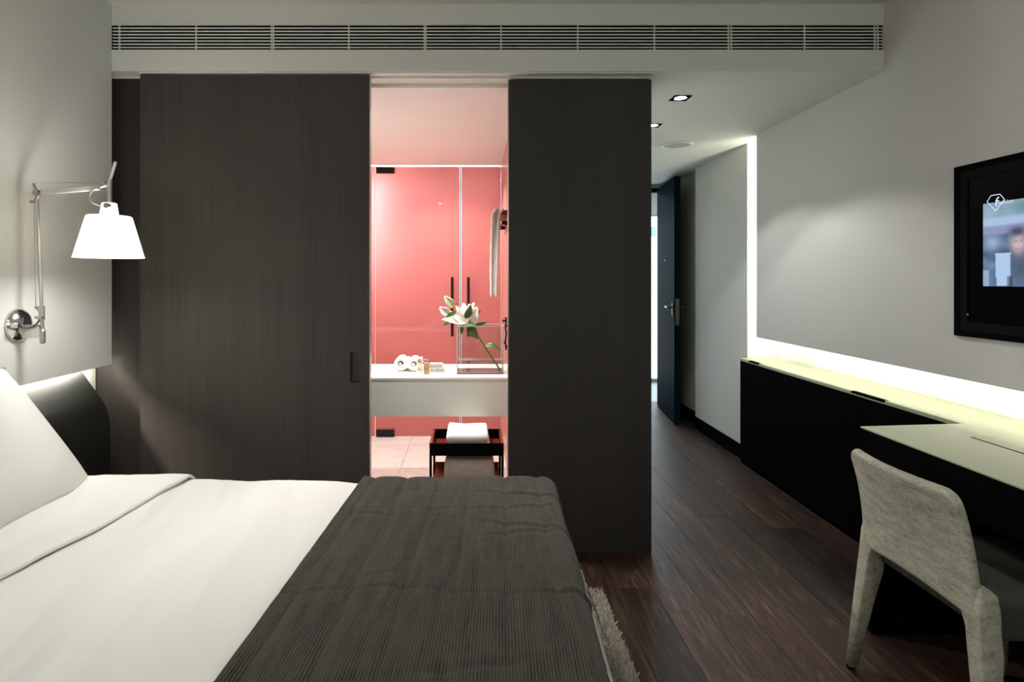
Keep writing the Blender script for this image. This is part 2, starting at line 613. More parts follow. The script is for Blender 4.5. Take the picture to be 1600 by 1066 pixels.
# ceilings and walls
mc = struct('ceiling', boxm(XL - 0.2, 2.4, -1.3, 2.70, ZC, ZC + 0.1), M['ceil'], 'pale painted main ceiling above the bed', 'ceiling')
for x in (-0.86, -0.55):
    bm = bmesh.new()
    lathe(bm, [(0.04, 0.0), (0.038, -0.004), (0.001, -0.005)], (x, -0.22, ZC - 0.0005), 'z', 20, True, True)
    new_obj('spot_lens', bm, M['bulb'], mc)
bm = boxes((XL - 0.3, 2.4, 2.70, 2.74, ZS, 2.392), (XL - 0.3, 2.4, 2.70, 2.706, 2.512, ZC + 0.1),
           (XL - 0.3, 2.4, 2.74, 6.2, 2.62, 2.71))
struct('trim_1', bm, M['ceil'], 'pale painted bulkhead front around the long air grille', 'bulkhead')
bm = boxes((0.86, 2.4, 2.74, 6.2, ZS, ZS + 0.05), (XL - 0.3, 0.86, 2.74, 2.86, ZS, ZS + 0.05))
struct('ceiling_1', bm, M['ceil'], 'lowered corridor ceiling with square spots and round speaker', 'ceiling')
struct('trim_2', boxes((XL - 0.3, 2.4, 2.742, 2.86, 2.392, 2.396), (XL - 0.3, 2.4, 2.712, 2.86, 2.590, 2.594), (XL - 0.3, 2.4, 2.86, 2.87, 2.36, 2.60), (XR - 0.004, XR - 0.001, 2.708, 2.86, 2.397, 2.59), (XL - 0.03, XL - 0.02, 2.708, 2.86, 2.397, 2.59)), M['slot'],
       'dark air slot behind the ventilation grille', 'slot')

# bed-side wall: proud panel over a lit recess
struct('wall_left', boxm(XL - 0.04, XL, -1.3, 2.70, 0.92, ZC), M['wall'], 'white painted wall panel carrying the bedside lamp', 'wall')
struct('wall_left_back', boxm(-2.0, -1.815, -1.3, 2.775, -0.01, ZC), M['wall'], 'white recess wall behind the black headboard', 'wall')
# desk-side wall: proud panel over the cabinet, lit recess behind it
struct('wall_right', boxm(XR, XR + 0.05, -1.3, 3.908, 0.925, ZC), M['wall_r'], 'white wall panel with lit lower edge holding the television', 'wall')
struct('wall_right_back', boxm(2.21, 2.36, -1.3, 4.135, -0.01, ZC), M['white_plain'], 'brightly lit recess wall above the long black cabinet', 'wall')
bm = boxes((1.975, 2.4, 4.135, 5.10, -0.01, ZS + 0.05), (2.045, 2.4, 5.10, 6.2, -0.01, ZS + 0.05))
struct('wall_corridor', bm, M['wall'], 'white corridor wall between the light slot and the open entrance door', 'wall')
struct('baseboard_right', boxes((1.967, 1.976, 4.14, 5.10, 0, 0.105), (2.037, 2.046, 5.10, 5.98, 0, 0.105)), M['black'], 'black skirting along the white corridor wall', 'baseboard')
struct('wall_back', boxm(-2.0, 2.4, -1.4, -1.3, -0.01, ZC + 0.1), M['wall'], 'plain white wall behind the bed viewpoint', 'wall')

# sliding partition of the bathroom
struct('wall_panel', boxm(-1.815, -1.50, 2.78, 2.82, 0.0, 2.286), wenge('deep_wenge_veneer', (0.012, 0.009, 0.008, 1), (0.040, 0.031, 0.028, 1)), 'narrow fixed dark veneer panel beside the lamp, behind the wide sliding door', 'panel')
struct('trim_3', boxes((-1.815, 0.862, 2.775, 2.86, 2.287, ZS), (-1.568, 0.862, 2.71, 2.715, ZS - 0.006, ZS)), M['ceil'], 'pale header strip over the dark sliding doors', 'trim')

d = thing('door_1', 'wide dark veneer sliding door with recessed pull beside the bathroom opening', 'sliding door', (-1.03, 2.74, 0.012), kind='structure')
X0, X1, HX0, HX1, HZ0, HZ1 = -1.568, -0.4866, -0.577, -0.530, 0.829, 0.976
bm = bmesh.new()
def vquad(bm, x0, x1, z0, z1, y):
    bm.faces.new([bm.verts.new(p) for p in ((x0, y, z0), (x1, y, z0), (x1, y, z1), (x0, y, z1))])
for (a, b, c, e) in ((X0, HX0, 0.012, 2.285), (HX1, X1, 0.012, 2.285), (HX0, HX1, 0.012, HZ0), (HX0, HX1, HZ1, 2.285)):
    vquad(bm, a, b, c, e, 2.72)
for (a, b) in (((X0, 2.72), (X0, 2.76)), ((X0, 2.76), (X1, 2.76)), ((X1, 2.76), (X1, 2.72)), ):
    bm.faces.new([bm.verts.new(p) for p in ((a[0], a[1], 0.012), (b[0], b[1], 0.012), (b[0], b[1], 2.285), (a[0], a[1], 2.285))])
for z in (0.012, 2.285):
    bm.faces.new([bm.verts.new(p) for p in ((X0, 2.72, z), (X1, 2.72, z), (X1, 2.76, z), (X0, 2.76, z))])
bmesh.ops.remove_doubles(bm, verts=bm.verts, dist=1e-5)
new_obj('door_leaf', bm, M['wenge'], d)
bm = bmesh.new()
for a in ((HX0, HX0 + 0.001, 2.7205, 2.75, HZ0, HZ1), (HX1 - 0.001, HX1, 2.7205, 2.75, HZ0, HZ1), (HX0, HX1, 2.7205, 2.75, HZ0, HZ0 + 0.001),
          (HX0, HX1, 2.7205, 2.75, HZ1 - 0.001, HZ1), (HX0, HX1, 2.745, 2.75, HZ0, HZ1)):
    box(bm, *a)
tag(new_obj('recessed_pull', bm, mat('dark_bronze_pull', (0.030, 0.025, 0.014, 1), 0.5), d), 'dark oblong recessed pull')
new_obj('edge_strip', boxm(X1 - 0.0005, X1 + 0.004, 2.722, 2.758, 0.012, 2.285), M['steel'], d)

d = thing('door_2', 'narrow black veneer panel between the bathroom opening and the corridor', 'sliding door', (0.52, 2.79, 0.0), kind='structure')
new_obj('door_leaf', boxm(0.1754, 0.862, 2.77, 2.81, 0.0, 2.279, bev=0.0015, seg=1), wenge('black_wenge_veneer', (0.016, 0.014, 0.012, 1), (0.040, 0.035, 0.032, 1)), d)
new_obj('edge_strip', boxm(0.171, 0.1752, 2.772, 2.808, 0.0, 2.279), M['steel'], d)

# bathroom shell
struct('wall_bathroom_left', boxm(-1.72, -1.60, 2.87, 6.2, -0.01, 2.33), M['white_plain'], 'white side wall of the bathroom', 'wall')
struct('wall_bathroom_right', boxm(0.24, 0.30, 2.83, 4.86, -0.01, 2.29), M['bathwall'], 'rose tinted bathroom side wall with the towel rail', 'wall')
struct('wall_corridor_left', boxm(0.80, 0.86, 2.83, 6.2, -0.01, 2.33), M['wall'], 'white corridor side of the bathroom wall', 'wall')
struct('ceiling_2', boxm(-1.60, 0.24, 2.86, 4.84, 2.27, 2.32), M['bath_ceil'], 'white bathroom ceiling above the vanity', 'ceiling')
bm = boxes((-1.6, 0.24, 5.75, 5.80, 0, 2.5), (0.24, 0.28, 4.86, 5.8, 0, 2.5), (-1.6, 0.24, 4.84, 5.8, 2.30, 2.36))
struct('wall_shower', bm, M['white_plain'], 'brightly lit white shower room behind the rose glass', 'wall')
bf = struct('floor_bathroom', boxm(-1.72, 0.80, 2.82, 5.8, -0.009, -0.004), mat('tile_grout', (0.42, 0.37, 0.34, 1), 0.6), 'pale stone tiled bathroom floor', 'floor')
for i in range(4):
    for j in range(5):
        a, b = -1.70 + i * 0.6, 2.83 + j * 0.6
        bm = boxm(a + 0.001, min(a + 0.599, 0.79), b + 0.001, min(b + 0.599, 5.78), -0.004, 0.001, bev=0.0008, seg=1)
        new_obj('floor_tile', bm, M['tile'], bf)

# rose glass front of the shower room
def glass_door(name, label, x0, x1, hinge_x, handle_x):
    d = thing(name, label, 'glass door', ((x0 + x1) / 2, 4.815, 0.004), kind='structure')
    new_obj('glass_pane', boxm(x0, x1, 4.81, 4.822, 0.006, 2.2565, bev=0.001, seg=1), M['rose'], d)
    if handle_x is not None:
        bm = boxm(handle_x - 0.012, handle_x + 0.012, 4.755, 4.775, 0.845, 1.336, bev=0.002)
        h = new_obj('door_handle', bm, M['brown_metal'], d)
        for z in (0.90, 1.28):
            bm = bmesh.new(); tube(bm, [(handle_x, 4.772, z), (handle_x, 4.812, z)], 0.006, 8)
            new_obj('handle_post', bm, M['brown_metal'], h)
    if hinge_x is not None:
        for z0, z1 in ((2.20, 2.252), (0.004, 0.066)):
            bm = boxes((hinge_x, hinge_x + 0.15, 4.795, 4.8095, z0, z1), (hinge_x, hinge_x + 0.15, 4.8225, 4.835, z0, z1), bev=0.002)
            new_obj('hinge_clamp', bm, M['black_metal'], d)
    return d
glass_door('door_3', 'rose backlit glass door with black corner clamps and long dark pull', -0.809, -0.106, -0.812 + 0.012, -0.166)
glass_door('door_4', 'rose backlit glass door beside the hanging towel, no clamps', -0.091, 0.238, None, -0.032)
glass_door('window_1', 'fixed rose glass pane mostly behind the wide sliding door', -1.60, -0.814, None, None)
struct('trim_4', boxm(-0.1032, -0.0948, 4.809, 4.817, 0.0, 2.262), mat('seal_strip', (0.04, 0.045, 0.14, 1), 0.3), 'slim blue grey seal between the two rose glass doors', 'seal')

# entrance door end of the corridor
bm = boxes((0.86, 0.93, 6.0, 6.05, 0, 2.6), (1.975, 2.4, 6.0, 6.05, 0, 2.6), (0.86, 2.4, 6.0, 6.05, 2.262, 2.6))
struct('wall_end', bm, M['wall'], 'white end wall of the corridor around the entrance opening', 'wall')
bm = boxes((0.93, 0.965, 5.97, 6.06, 0, 2.262), (1.945, 1.98, 5.97, 6.06, 0, 2.262), (0.965, 1.945, 5.97, 6.06, 2.225, 2.262))
struct('trim_5', bm, M['black'], 'black entrance door frame at the end of the corridor', 'door frame')
d = thing('door_5', 'tall blue black entrance door standing open against the corridor wall', 'door', (1.87, 5.59, 0.008), kind='structure')
def leafpt(t, o, z):      # t along the leaf from its hinge, o across its thickness
    A, B = Vector((1.918, 5.965)), Vector((1.828, 5.215))
    dr = (B - A)
    nr = Vector((-dr.y, dr.x)).normalized()
    if nr.x < 0: nr = -nr
    p = A + dr * t + nr * o
    return (p.x, p.y, z)
def leafbox(t0, t1, o0, o1, z0, z1, bev=0.0):
    bm = bmesh.new()
    vs = box(bm, 0, 1, 0, 1, 0, 1)
    for v in vs:
        v.co = leafpt(t0 if v.co.x < .5 else t1, o0 if v.co.y < .5 else o1, z0 if v.co.z < .5 else z1)
    bmesh.ops.recalc_face_normals(bm, faces=bm.faces)
    if bev: bevel(bm, bev, 1)
    return bm
new_obj('door_leaf', leafbox(0, 1, 0.0, 0.055, 0.008, 2.252, 0.002), M['entry'], d)
tag(new_obj('lock_plate', leafbox(1.0, 1.003, 0.012, 0.043, 0.90, 1.14), M['dull_steel'], d), 'dark steel lock plate on the door edge')
for o0, o1, sgn in ((-0.008, 0.0, -1), (0.055, 0.063, 1)):
    pl = new_obj('handle_plate', leafbox(0.915, 0.945, o0, o1, 0.99, 1.10), M['dull_steel'], d)
    off = -0.045 if sgn < 0 else 0.10
    bm = bmesh.new()
    tube(bm, [leafpt(0.925, o0 if sgn < 0 else o1, 1.06), leafpt(0.925, off, 1.06)], 0.009, 8)
    tube(bm, [leafpt(0.93, off, 1.06), leafpt(0.77, off, 1.06)], 0.009, 8)
    new_obj('lever_handle', bm, M['dull_steel'], pl)
bm = bmesh.new(); tube(bm, [leafpt(0.5, -0.004, 1.50), leafpt(0.5, 0.001, 1.50)], 0.012, 12)
new_obj('peephole', bm, M['black_metal'], d)

# hotel hallway past the entrance
struct('floor_hallway', boxm(0.0, 3.2, 6.2, 7.45, -0.05, 0.0), M['hall_floor'], 'grey hallway floor beyond the entrance door', 'floor')
struct('wall_hallway', boxes((0.0, 3.2, 7.40, 7.5, 0, 2.7), (-0.05, 0.0, 6.06, 7.5, 0, 2.7), (3.2, 3.25, 6.06, 7.5, 0, 2.7)), M['wall'], 'hallway wall holding the backlit panel', 'wall')
struct('ceiling_3', boxm(0.0, 3.2, 6.06, 7.45, 2.55, 2.6), M['ceil'], 'hallway ceiling beyond the entrance', 'ceiling')
hp = thing('light_panel', 'bright backlit panel in the hallway seen past the open entrance door', 'light panel', (1.9, 7.38, 0.05))
for z0 in (0.03, 2.12):
    new_obj('panel_frame', boxm(1.0, 2.9, 7.37, 7.40, z0, z0 + 0.02), M['alu'], hp)
new_obj('lit_glass', boxm(1.0, 2.9, 7.375, 7.395, 0.05, 2.12), M['hall_panel'], hp)
new_obj('lit_band', boxm(2.28, 2.36, 7.37, 7.374, 1.86, 1.99), M['hall_sign'], hp)

# ================================================================== VENTILATION GRILLE
g = thing('air_grille', 'long white slatted air grille in the bulkhead above the dark doors', 'air grille', (0.12, 2.70, 2.39))
GX0, GX1 = -1.688, 1.926
for k in range(7):
    z = 2.4035 + k * 0.01512
    bm = bmesh.new()
    prism(bm, [(2.703, z + 0.001), (2.707, z + 0.001), (2.707, z + 0.0066), (2.703, z + 0.0066)], 'x', GX0, GX1)
    new_obj('slat', bm, M['ceil'], g)
for x in (-1.657, -1.297, -0.943, -0.934, -0.580, -0.226, -0.218, 0.135, 0.495, 0.855, 1.203, 1.216, 1.560, 1.890, 1.904):
    new_obj('divider', boxm(x - 0.0025, x + 0.0025, 2.7035, 2.709, 2.392, 2.512), M['ceil'], g)
new_obj('frame', boxes((GX0, GX1, 2.6985, 2.72, 2.389, 2.3945), (GX0, GX1, 2.6985, 2.706, 2.5105, 2.515)), M['ceil'], g)

# ================================================================== CEILING FITTINGS
def downlight(p, label):
    x, y, z = p
    t = thing('downlight', label, 'downlight', (x, y, z - 0.006), 'square corridor downlights')
    h = 0.049
    bm = bmesh.new()
    R = 0.033
    n = 32
    inner = [bm.verts.new((x + R * math.cos(2 * PI * k / n), y + R * math.sin(2 * PI * k / n), z - 0.004)) for k in range(n)]
    outer = []
    for k in range(n):
        c, s = math.cos(2 * PI * k / n), math.sin(2 * PI * k / n)
        q = h / max(abs(c), abs(s))
        outer.append(bm.verts.new((x + c * q, y + s * q, z - 0.004)))
    for k in range(n):
        bm.faces.new((inner[k], inner[(k + 1) % n], outer[(k + 1) % n], outer[k]))
    f = new_obj('frame', bm, M['black'], t)
    bm = bmesh.new()
    lathe(bm, [(0.034, -0.003), (0.030, -0.001), (0.024, 0.0)], (x, y, z - 0.002), 'z', 28, False, False)
    new_obj('reflector', bm, M['reflector'], t)
    bm = bmesh.new()
    lathe(bm, [(0.0005, -0.0035), (0.02, -0.003), (0.030, -0.0015)], (x, y, z - 0.001), 'z', 24, False, False)
    new_obj('bulb', bm, M['bulb'], t)
    return t
downlight(DOWNLIGHTS[0], 'square black framed downlight fully in view on the corridor ceiling')
downlight(DOWNLIGHTS[1], 'square black framed downlight half hidden by the edge of the black panel')

sx, sy = 1.49, 4.19
t = thing('ceiling_speaker', 'round pale speaker grille set flush in the corridor ceiling', 'speaker', (sx, sy, ZS - 0.01))
bm = bmesh.new(); lathe(bm, [(0.113, 0.0), (0.113, -0.004), (0.106, -0.007), (0.094, -0.007), (0.091, -0.003)], (sx, sy, ZS), 'z', 40, True, False)
new_obj('rim', bm, mat('speaker_rim', (0.75, 0.75, 0.70, 1), 0.6), t, True)
bm = bmesh.new(); lathe(bm, [(0.091, -0.003), (0.06, -0.0055), (0.001, -0.0065)], (sx, sy, ZS), 'z', 40, False, True)
new_obj('mesh_cover', bm, mat('speaker_mesh', (0.36, 0.36, 0.33, 1), 0.8), t, True)

# ================================================================== CABINET, DESK
CX, CZ = 1.92, 0.753
t = thing('wall_cabinet', 'long low black cabinet along the wall below the lit recess', 'cabinet', (2.06, 2.2, 0.0))
new_obj('body', boxes((CX + 0.02, 2.205, -0.6, 4.13, 0.07, 0.70), (CX + 0.012, 2.2, -0.6, 4.134, 0.0, 0.07), (CX + 0.02, 2.205, 4.11, 4.13, 0.07, CZ - 0.012)), M['black'], t)
edges = [4.13, 3.377, 2.839, 2.30, 1.76, 1.22, 0.68, 0.14, -0.6]
for a, b in zip(edges, edges[1:]):
    new_obj('door', boxm(CX, CX + 0.02, b + 0.0015, a - 0.0015, 0.022, CZ - 0.018, bev=0.001, seg=1), M['black_wood'], t)
bm = boxes((CX + 0.012, 2.208, -0.6, 4.13, CZ - 0.012, CZ))
new_obj('top', bm, M['top'], t)
new_obj('front_rail', boxm(CX, CX + 0.010, -0.6, 4.13, CZ - 0.0175, CZ, bev=0.001, seg=1), M['top'], t)
for a, b in ((4.00, 3.86), (2.92, 2.68)):
    new_obj('finger_slot', boxm(CX - 0.0006, CX + 0.020, b, a, CZ - 0.010, CZ + 0.0008), M['slot'], t)

DX0, DX1, DZ = 1.482, 2.205, 0.757
t = thing('desk', 'desk with pale top and black sides behind the felt chair', 'desk', (1.84, 1.4, 0.0))
def skewbox(x0, x1, yfar0, yfar1, y0, z0, z1, bev=0.0):
    bm = bmesh.new()
    vs = [bm.verts.new(p) for p in ((x0, y0, z0), (x1, y0, z0), (x1, yfar1, z0), (x0, yfar0, z0), (x0, y0, z1), (x1, y0, z1), (x1, yfar1, z1), (x0, yfar0, z1))]
    for f in ((0, 3, 2, 1), (4, 5, 6, 7), (0, 1, 5, 4), (1, 2, 6, 5), (2, 3, 7, 6), (3, 0, 4, 7)):
        bm.faces.new([vs[i] for i in f])
    if bev: bevel(bm, bev, 1)
    return bm
new_obj('table_top', skewbox(DX0, DX1, 2.20, 2.275, -0.25, DZ - 0.006, DZ, 0.001), M['top'], t)
new_obj('edge_band', skewbox(DX0 + 0.001, DX1, 2.198, 2.273, -0.25, DZ - 0.055, DZ - 0.006), M['black'], t)
new_obj('apron', boxm(DX0 + 0.004, DX0 + 0.024, -0.2, 2.14, DZ - 0.15, DZ - 0.055), M['black'], t)
new_obj('side_panel', boxm(DX0 + 0.004, 1.915, 2.14, 2.18, 0.0, DZ - 0.055), M['black'], t)
lid = new_obj('cable_lid', boxm(1.777, 1.872, 1.50, 2.045, DZ - 0.001, DZ + 0.0015), M['top'], t)
new_obj('lid_slot', boxes((1.771, 1.777, 1.495, 2.049, DZ - 0.001, DZ + 0.0008), (1.872, 1.8745, 1.495, 2.049, DZ - 0.001, DZ + 0.0008), (1.771, 1.874, 2.045, 2.049, DZ - 0.001, DZ + 0.0008)), M['slot'], lid)

# ================================================================== TELEVISION
tv = thing('television', 'black framed wall television showing a bluish broadcast', 'television', (XR, 1.90, 1.10))
TY0, TY1, TZ0, TZ1 = 1.507, 2.292, 1.096, 1.763
bm = bmesh.new()
FX = XR - 0.012
def frame_x(bm, x0, x1, y0, y1, z0, z1, w):
    for a in ((x0, x1, y0, y0 + w, z0, z1), (x0, x1, y1 - w, y1, z0, z1), (x0, x1, y0 + w, y1 - w, z0, z0 + w), (x0, x1, y0 + w, y1 - w, z1 - w, z1)):
        box(bm, *a)
frame_x(bm, FX, XR + 0.001, TY0, TY1, TZ0, TZ1, 0.022)
new_obj('frame', bm, M['black'], tv)
bm = bmesh.new(); frame_x(bm, XR - 0.009, XR + 0.0005, TY0 + 0.022, TY1 - 0.022, TZ0 + 0.022, TZ1 - 0.022, 0.035)
new_obj('inner_bezel', bm, mat('television_bezel', (0.008, 0.0065, 0.0065, 1), 0.5, spec=0.1, IOR=1.2), tv)
new_obj('screen_glass', boxm(XR - 0.004, XR, TY0 + 0.05, TY1 - 0.05, TZ0 + 0.05, TZ1 - 0.05), M['black_gloss'], tv)
# the picture: a coloured mesh of cells, one flat image
PY0, PY1, PZ0, PZ1 = 1.63, 2.168, 1.293, 1.602
def tv_pixel(u, v):      # u across from the far side, v up, both 0..1
    def blob(cx, cy, rx, ry):
        return math.exp(-(((u - cx) / rx) ** 2 + ((v - cy) / ry) ** 2))
    c = Vector((0.10, 0.17, 0.30))
    n = noise.noise(Vector((u * 9, v * 9, 3)))
    n2 = noise.noise(Vector((u * 22, v * 14, 8)))
    c += Vector((0.08, 0.09, 0.14)) * (n + 0.6 * n2)
    if v > 0.62: c = Vector((0.25, 0.38, 0.50)) + Vector((0.06, 0.1, 0.06)) * n
    c = c.lerp(Vector((0.40, 0.52, 0.75)), sstep(0.70, 0.74, v) * (1 - sstep(0.80, 0.84, v)))
    c = c.lerp(Vector((0.26, 0.26, 0.52)), 0.8 * sstep(0.58, 0.66, v) * (1 - sstep(0.70, 0.73, v)))
    c = c.lerp(Vector((0.12, 0.26, 0.28)), 0.9 * blob(0.32, 0.93, 0.10, 0.07))
    c = c.lerp(Vector((0.30, 0.42, 0.62)), blob(0.07, 0.52, 0.06, 0.09))
    c = c.lerp(Vector((0.02, 0.05, 0.11)), 0.9 * blob(0.17, 0.37, 0.09, 0.07))
    # person: dark top, face, hair
    c = c.lerp(Vector((0.02, 0.05, 0.10)), 0.95 * blob(0.31, 0.22, 0.10, 0.22))
    c = c.lerp(Vector((0.62, 0.45, 0.50)), min(1, 1.3 * blob(0.260, 0.50, 0.045, 0.11)))
    c = c.lerp(Vector((0.05, 0.06, 0.10)), min(1, 1.2 * blob(0.252, 0.635, 0.06, 0.055)))
    c = c.lerp(Vector((0.16, 0.12, 0.18)), 0.8 * (blob(0.244, 0.52, 0.010, 0.018) + blob(0.280, 0.52, 0.010, 0.018)))
    c = c.lerp(Vector((0.30, 0.15, 0.2)), 0.6 * blob(0.262, 0.43, 0.018, 0.014))
    # pale shoulder beside the person
    c = c.lerp(Vector((0.36, 0.46, 0.55)), min(1, 1.1 * blob(0.45, 0.15, 0.10, 0.30)))
    # tall white cup
    w = 0.058
    if 0.0 < v < 0.40 and abs(u - 0.150) < w * (0.80 + 0.55 * v): c = Vector((0.42, 0.60, 0.85))
    if v < 0.12 and abs(u - 0.20) < 0.02: c = c * 0.4
    if v < 0.2 and u < 0.05: c = Vector((0.30, 0.40, 0.65))
    # far half of the picture: studio backdrop
    c = c.lerp(Vector((0.16, 0.26, 0.42)) + Vector((0.1, 0.1, 0.1)) * n, sstep(0.5, 0.62, u))
    c = c.lerp(Vector((0.45, 0.36, 0.40)), 0.9 * blob(0.74, 0.56, 0.05, 0.11))
    return (max(0, c.x), max(0, c.y), max(0, c.z), 1)
NX, NZ = 120, 70
bm = bmesh.new()
V = [[bm.verts.new((XR - 0.0055, PY1 + (PY0 - PY1) * i / NX, PZ0 + (PZ1 - PZ0) * j / NZ)) for j in range(NZ + 1)] for i in range(NX + 1)]
cl = bm.loops.layers.float_color.new('picture')
for i in range(NX):
    for j in range(NZ):
        f = bm.faces.new((V[i][j], V[i + 1][j], V[i + 1][j + 1], V[i][j + 1]))
        for lp, (a, b) in zip(f.loops, ((i, j), (i + 1, j), (i + 1, j + 1), (i, j + 1))):
            lp[cl] = tv_pixel(a / NX, b / NZ)
m = emissive('television_picture', (1, 1, 1, 1), 0.80, (0, 0, 0, 1))
at = m.node_tree.nodes.new('ShaderNodeAttribute'); at.attribute_name = 'picture'
m.node_tree.links.new(at.outputs['Color'], m.node_tree.nodes['Principled BSDF'].inputs['Emission Color'])
pic = new_obj('picture', bm, m, tv)
# channel mark: cut-stone outline with a letter, then a faint word
LX = XR - 0.0065
def scr(u, v): return (LX, PY1 + 0.0 - u, PZ1 + v)
OUT = [(0.018, 0.006), (0.034, 0.027), (0.070, 0.027), (0.088, 0.006), (0.053, -0.032)]
bm = bmesh.new()
for a, b in zip(OUT, OUT[1:] + OUT[:1]):
    tube(bm, [scr(*a), scr(*b)], 0.0013, 4)
new_obj('channel_emblem', bm, M['logo'], tv)
def text(name, body, loc, rot, size, m, parent, ext=0.0003, shear=0.0):
    cu = bpy.data.curves.new(name, 'FONT')
    cu.body = body
    cu.size = size
    cu.extrude = ext
    cu.shear = shear
    cu.materials.append(m)
    tmp = bpy.data.objects.new(name, cu)
    me = bpy.data.meshes.new_from_object(tmp)
    bpy.data.objects.remove(tmp)
    o = bpy.data.objects.new(name, me)
    COL.objects.link(o)
    o['at'] = tuple(loc)
    o.rotation_euler = rot
    adopt(o, parent)
    return o
text('emblem_letter', 'f', scr(0.049, -0.014), (PI / 2, 0, -PI / 2), 0.046, M['logo'], tv, shear=0.15)
text('channel_word', 'fashion', scr(0.062, -0.010), (PI / 2, 0, -PI / 2), 0.022, emissive('screen_word', (0.80, 0.9, 1.0, 1), 0.6, (0, 0, 0, 1)), tv)
bm = bmesh.new(); tube(bm, [(XR - 0.006, 2.235, 1.178), (XR - 0.006, 2.235, 1.186)], 0.003, 8)
new_obj('standby_lamp', bm, M['steel'], tv)

# ================================================================== BED
BZ = 0.60
def shear(Y):   # the bed stands a touch askew
    return 0.060 * (2.1 - Y)
bed = thing('bed', 'wide double bed with white bedding against the black headboard', 'bed', (-0.7, 1.15, 0.0))
new_obj('base', boxm(-1.66, 0.14, 0.30, 2.02, 0.0, 0.26, bev=0.01), M['black'], bed)
bm = bmesh.new()
box(bm, -1.66, 0.22, 0.26, 2.04, 0.26, 0.55)
for v in bm.verts:
    if v.co.x > 0: v.co.x -= shear(v.co.y) * 0.9
bevel(bm, 0.03, 3)
new_obj('mattress', bm, M['linen'], bed)
# headboard: soft black bolster that leans back under the wall panel
prof = [(-1.812, 0.02), (-1.812, 0.905), (-1.785, 0.925), (-1.757, 0.905), (-1.715, 0.845), (-1.670, 0.785), (-1.645, 0.740), (-1.632, 0.690), (-1.628, 0.60), (-1.628, 0.30), (-1.640, 0.02)]
bm = bmesh.new(); prism(bm, prof, 'y', 0.15, 2.60)
for f in bm.faces: f.smooth = abs(f.normal.y) < 0.5
hb = new_obj('headboard', bm, mat('black_leather', (0.014, 0.014, 0.012, 1), 0.55, spec=0.3), bed)
mb = hb.modifiers.new('bevel', 'BEVEL'); mb.width = 0.012; mb.segments = 2; mb.limit_method = 'ANGLE'

def wrap(s, r):
    """Distance s past the start of a rounded edge -> (out, drop)."""
    if s <= 0: return s, 0.0
    arc = r * PI / 2
    if s < arc:
        a = s / r
        return r * math.sin(a), r * (1 - math.cos(a))
    return r, r + (s - arc)

def cloth_pos(sx, sy, xe, ye, z, r):
    """sx: arc length towards the foot, sy: towards the far side; xe, ye: outer faces."""
    ox, dx = wrap(sx - (xe - r), r)
    oy, dy = wrap(sy - (ye - r), r)
    return (xe - r) + ox, (ye - r) + oy, z - dx - dy

def bed_wave(X, Y):
    # long soft folds running from the turn-down towards the near foot corner, pressed flat under the throw
    q = X + 0.16 * (Y - 2.1)
    q = q + 0.05 * noise.noise(Vector((X * 2, Y * 2, 7)))
    w = 0.026 * noise.noise(Vector((q * 4.2, Y * 0.7, 1.7))) + 0.017 * noise.noise(Vector((q * 10, Y * 0.9, 5.1))) + 0.0045 * noise.noise(Vector((q * 24, Y * 2, 9)))
    w += 0.006 * noise.noise(Vector((X * 2.0, Y * 2.2, 4.0)))
    under = sstep(-0.60, -0.385, X + 0.06 * (2.1 - Y))
    return w * (1 - under) - 0.014 * under

def duvet_fn(u, v):
    sx = -1.64 + u * (0.30 + 1.64 + 0.32)
    sy = 0.25 + v * (2.105 - 0.25 + 0.34)
    X, Y, Z = cloth_pos(sx, sy, 0.290, 2.105, BZ, 0.05)
    k = max(0.0, min(1.0, (X + 1.7) / 1.9))
    X += 0.375 * max(0.0, BZ - 0.05 - Z) * sstep(0.1, 0.25, X)
    X -= 0.042 * (2.1 - Y) * k
    w = bed_wave(X, Y)
    flat = 1.0 - 0.7 * sstep(1.94, 2.1, Y) * (1 - sstep(-0.60, -0.385, X))
    Z += w * flat
    return (X, Y, Z)
o = new_obj('duvet', grid_sheet(230, 190, duvet_fn), M['linen'], None, True)
solid(o, 0.012)
tag(o, 'smooth white duvet spread over the bed', 'duvet')

# turned-down top of the sheet, a folded band across the head end
def fold_edge(Y):
    return -1.012 - 0.155 * (2.08 - Y)
def turn_fn(u, v):
    Y = 0.3 + v * (2.085 - 0.3)
    e = fold_edge(Y)
    x0 = -1.62
    # u: 0 head end .. 0.86 upper face .. 1.0 rolled lip underneath
    lift = 0.0125 + 0.006 * noise.noise(Vector((Y * 3.0, 2.2, u * 2)))
    if u < 0.86:
        X = x0 + (e - x0) * (u / 0.86)
        Z = BZ + 0.004 + lift
    else:
        a = (u - 0.86) / 0.14 * PI
        X = e + 0.010 * math.sin(a)
        Z = BZ + 0.004 + lift - 0.0075 * (1 - math.cos(a))
    Z += bed_wave(X, Y) * (1 - 0.8 * sstep(1.90, 2.07, Y)) + 0.006 * sstep(1.9, 2.05, Y) + 0.003 * noise.noise(Vector((X * 7, Y * 2, 12)))
    X += 0.014 * noise.noise(Vector((Y * 2.4, 7.7, 0)))
    Z -= 0.02 * sstep(2.05, 2.085, Y) ** 2
    return (X, Y, Z)
o = new_obj('folded_sheet', grid_sheet(60, 120, turn_fn), M['linen'], None, True)
solid(o, 0.006)
tag(o, 'white top sheet folded back in a band below the pillow', 'sheet')

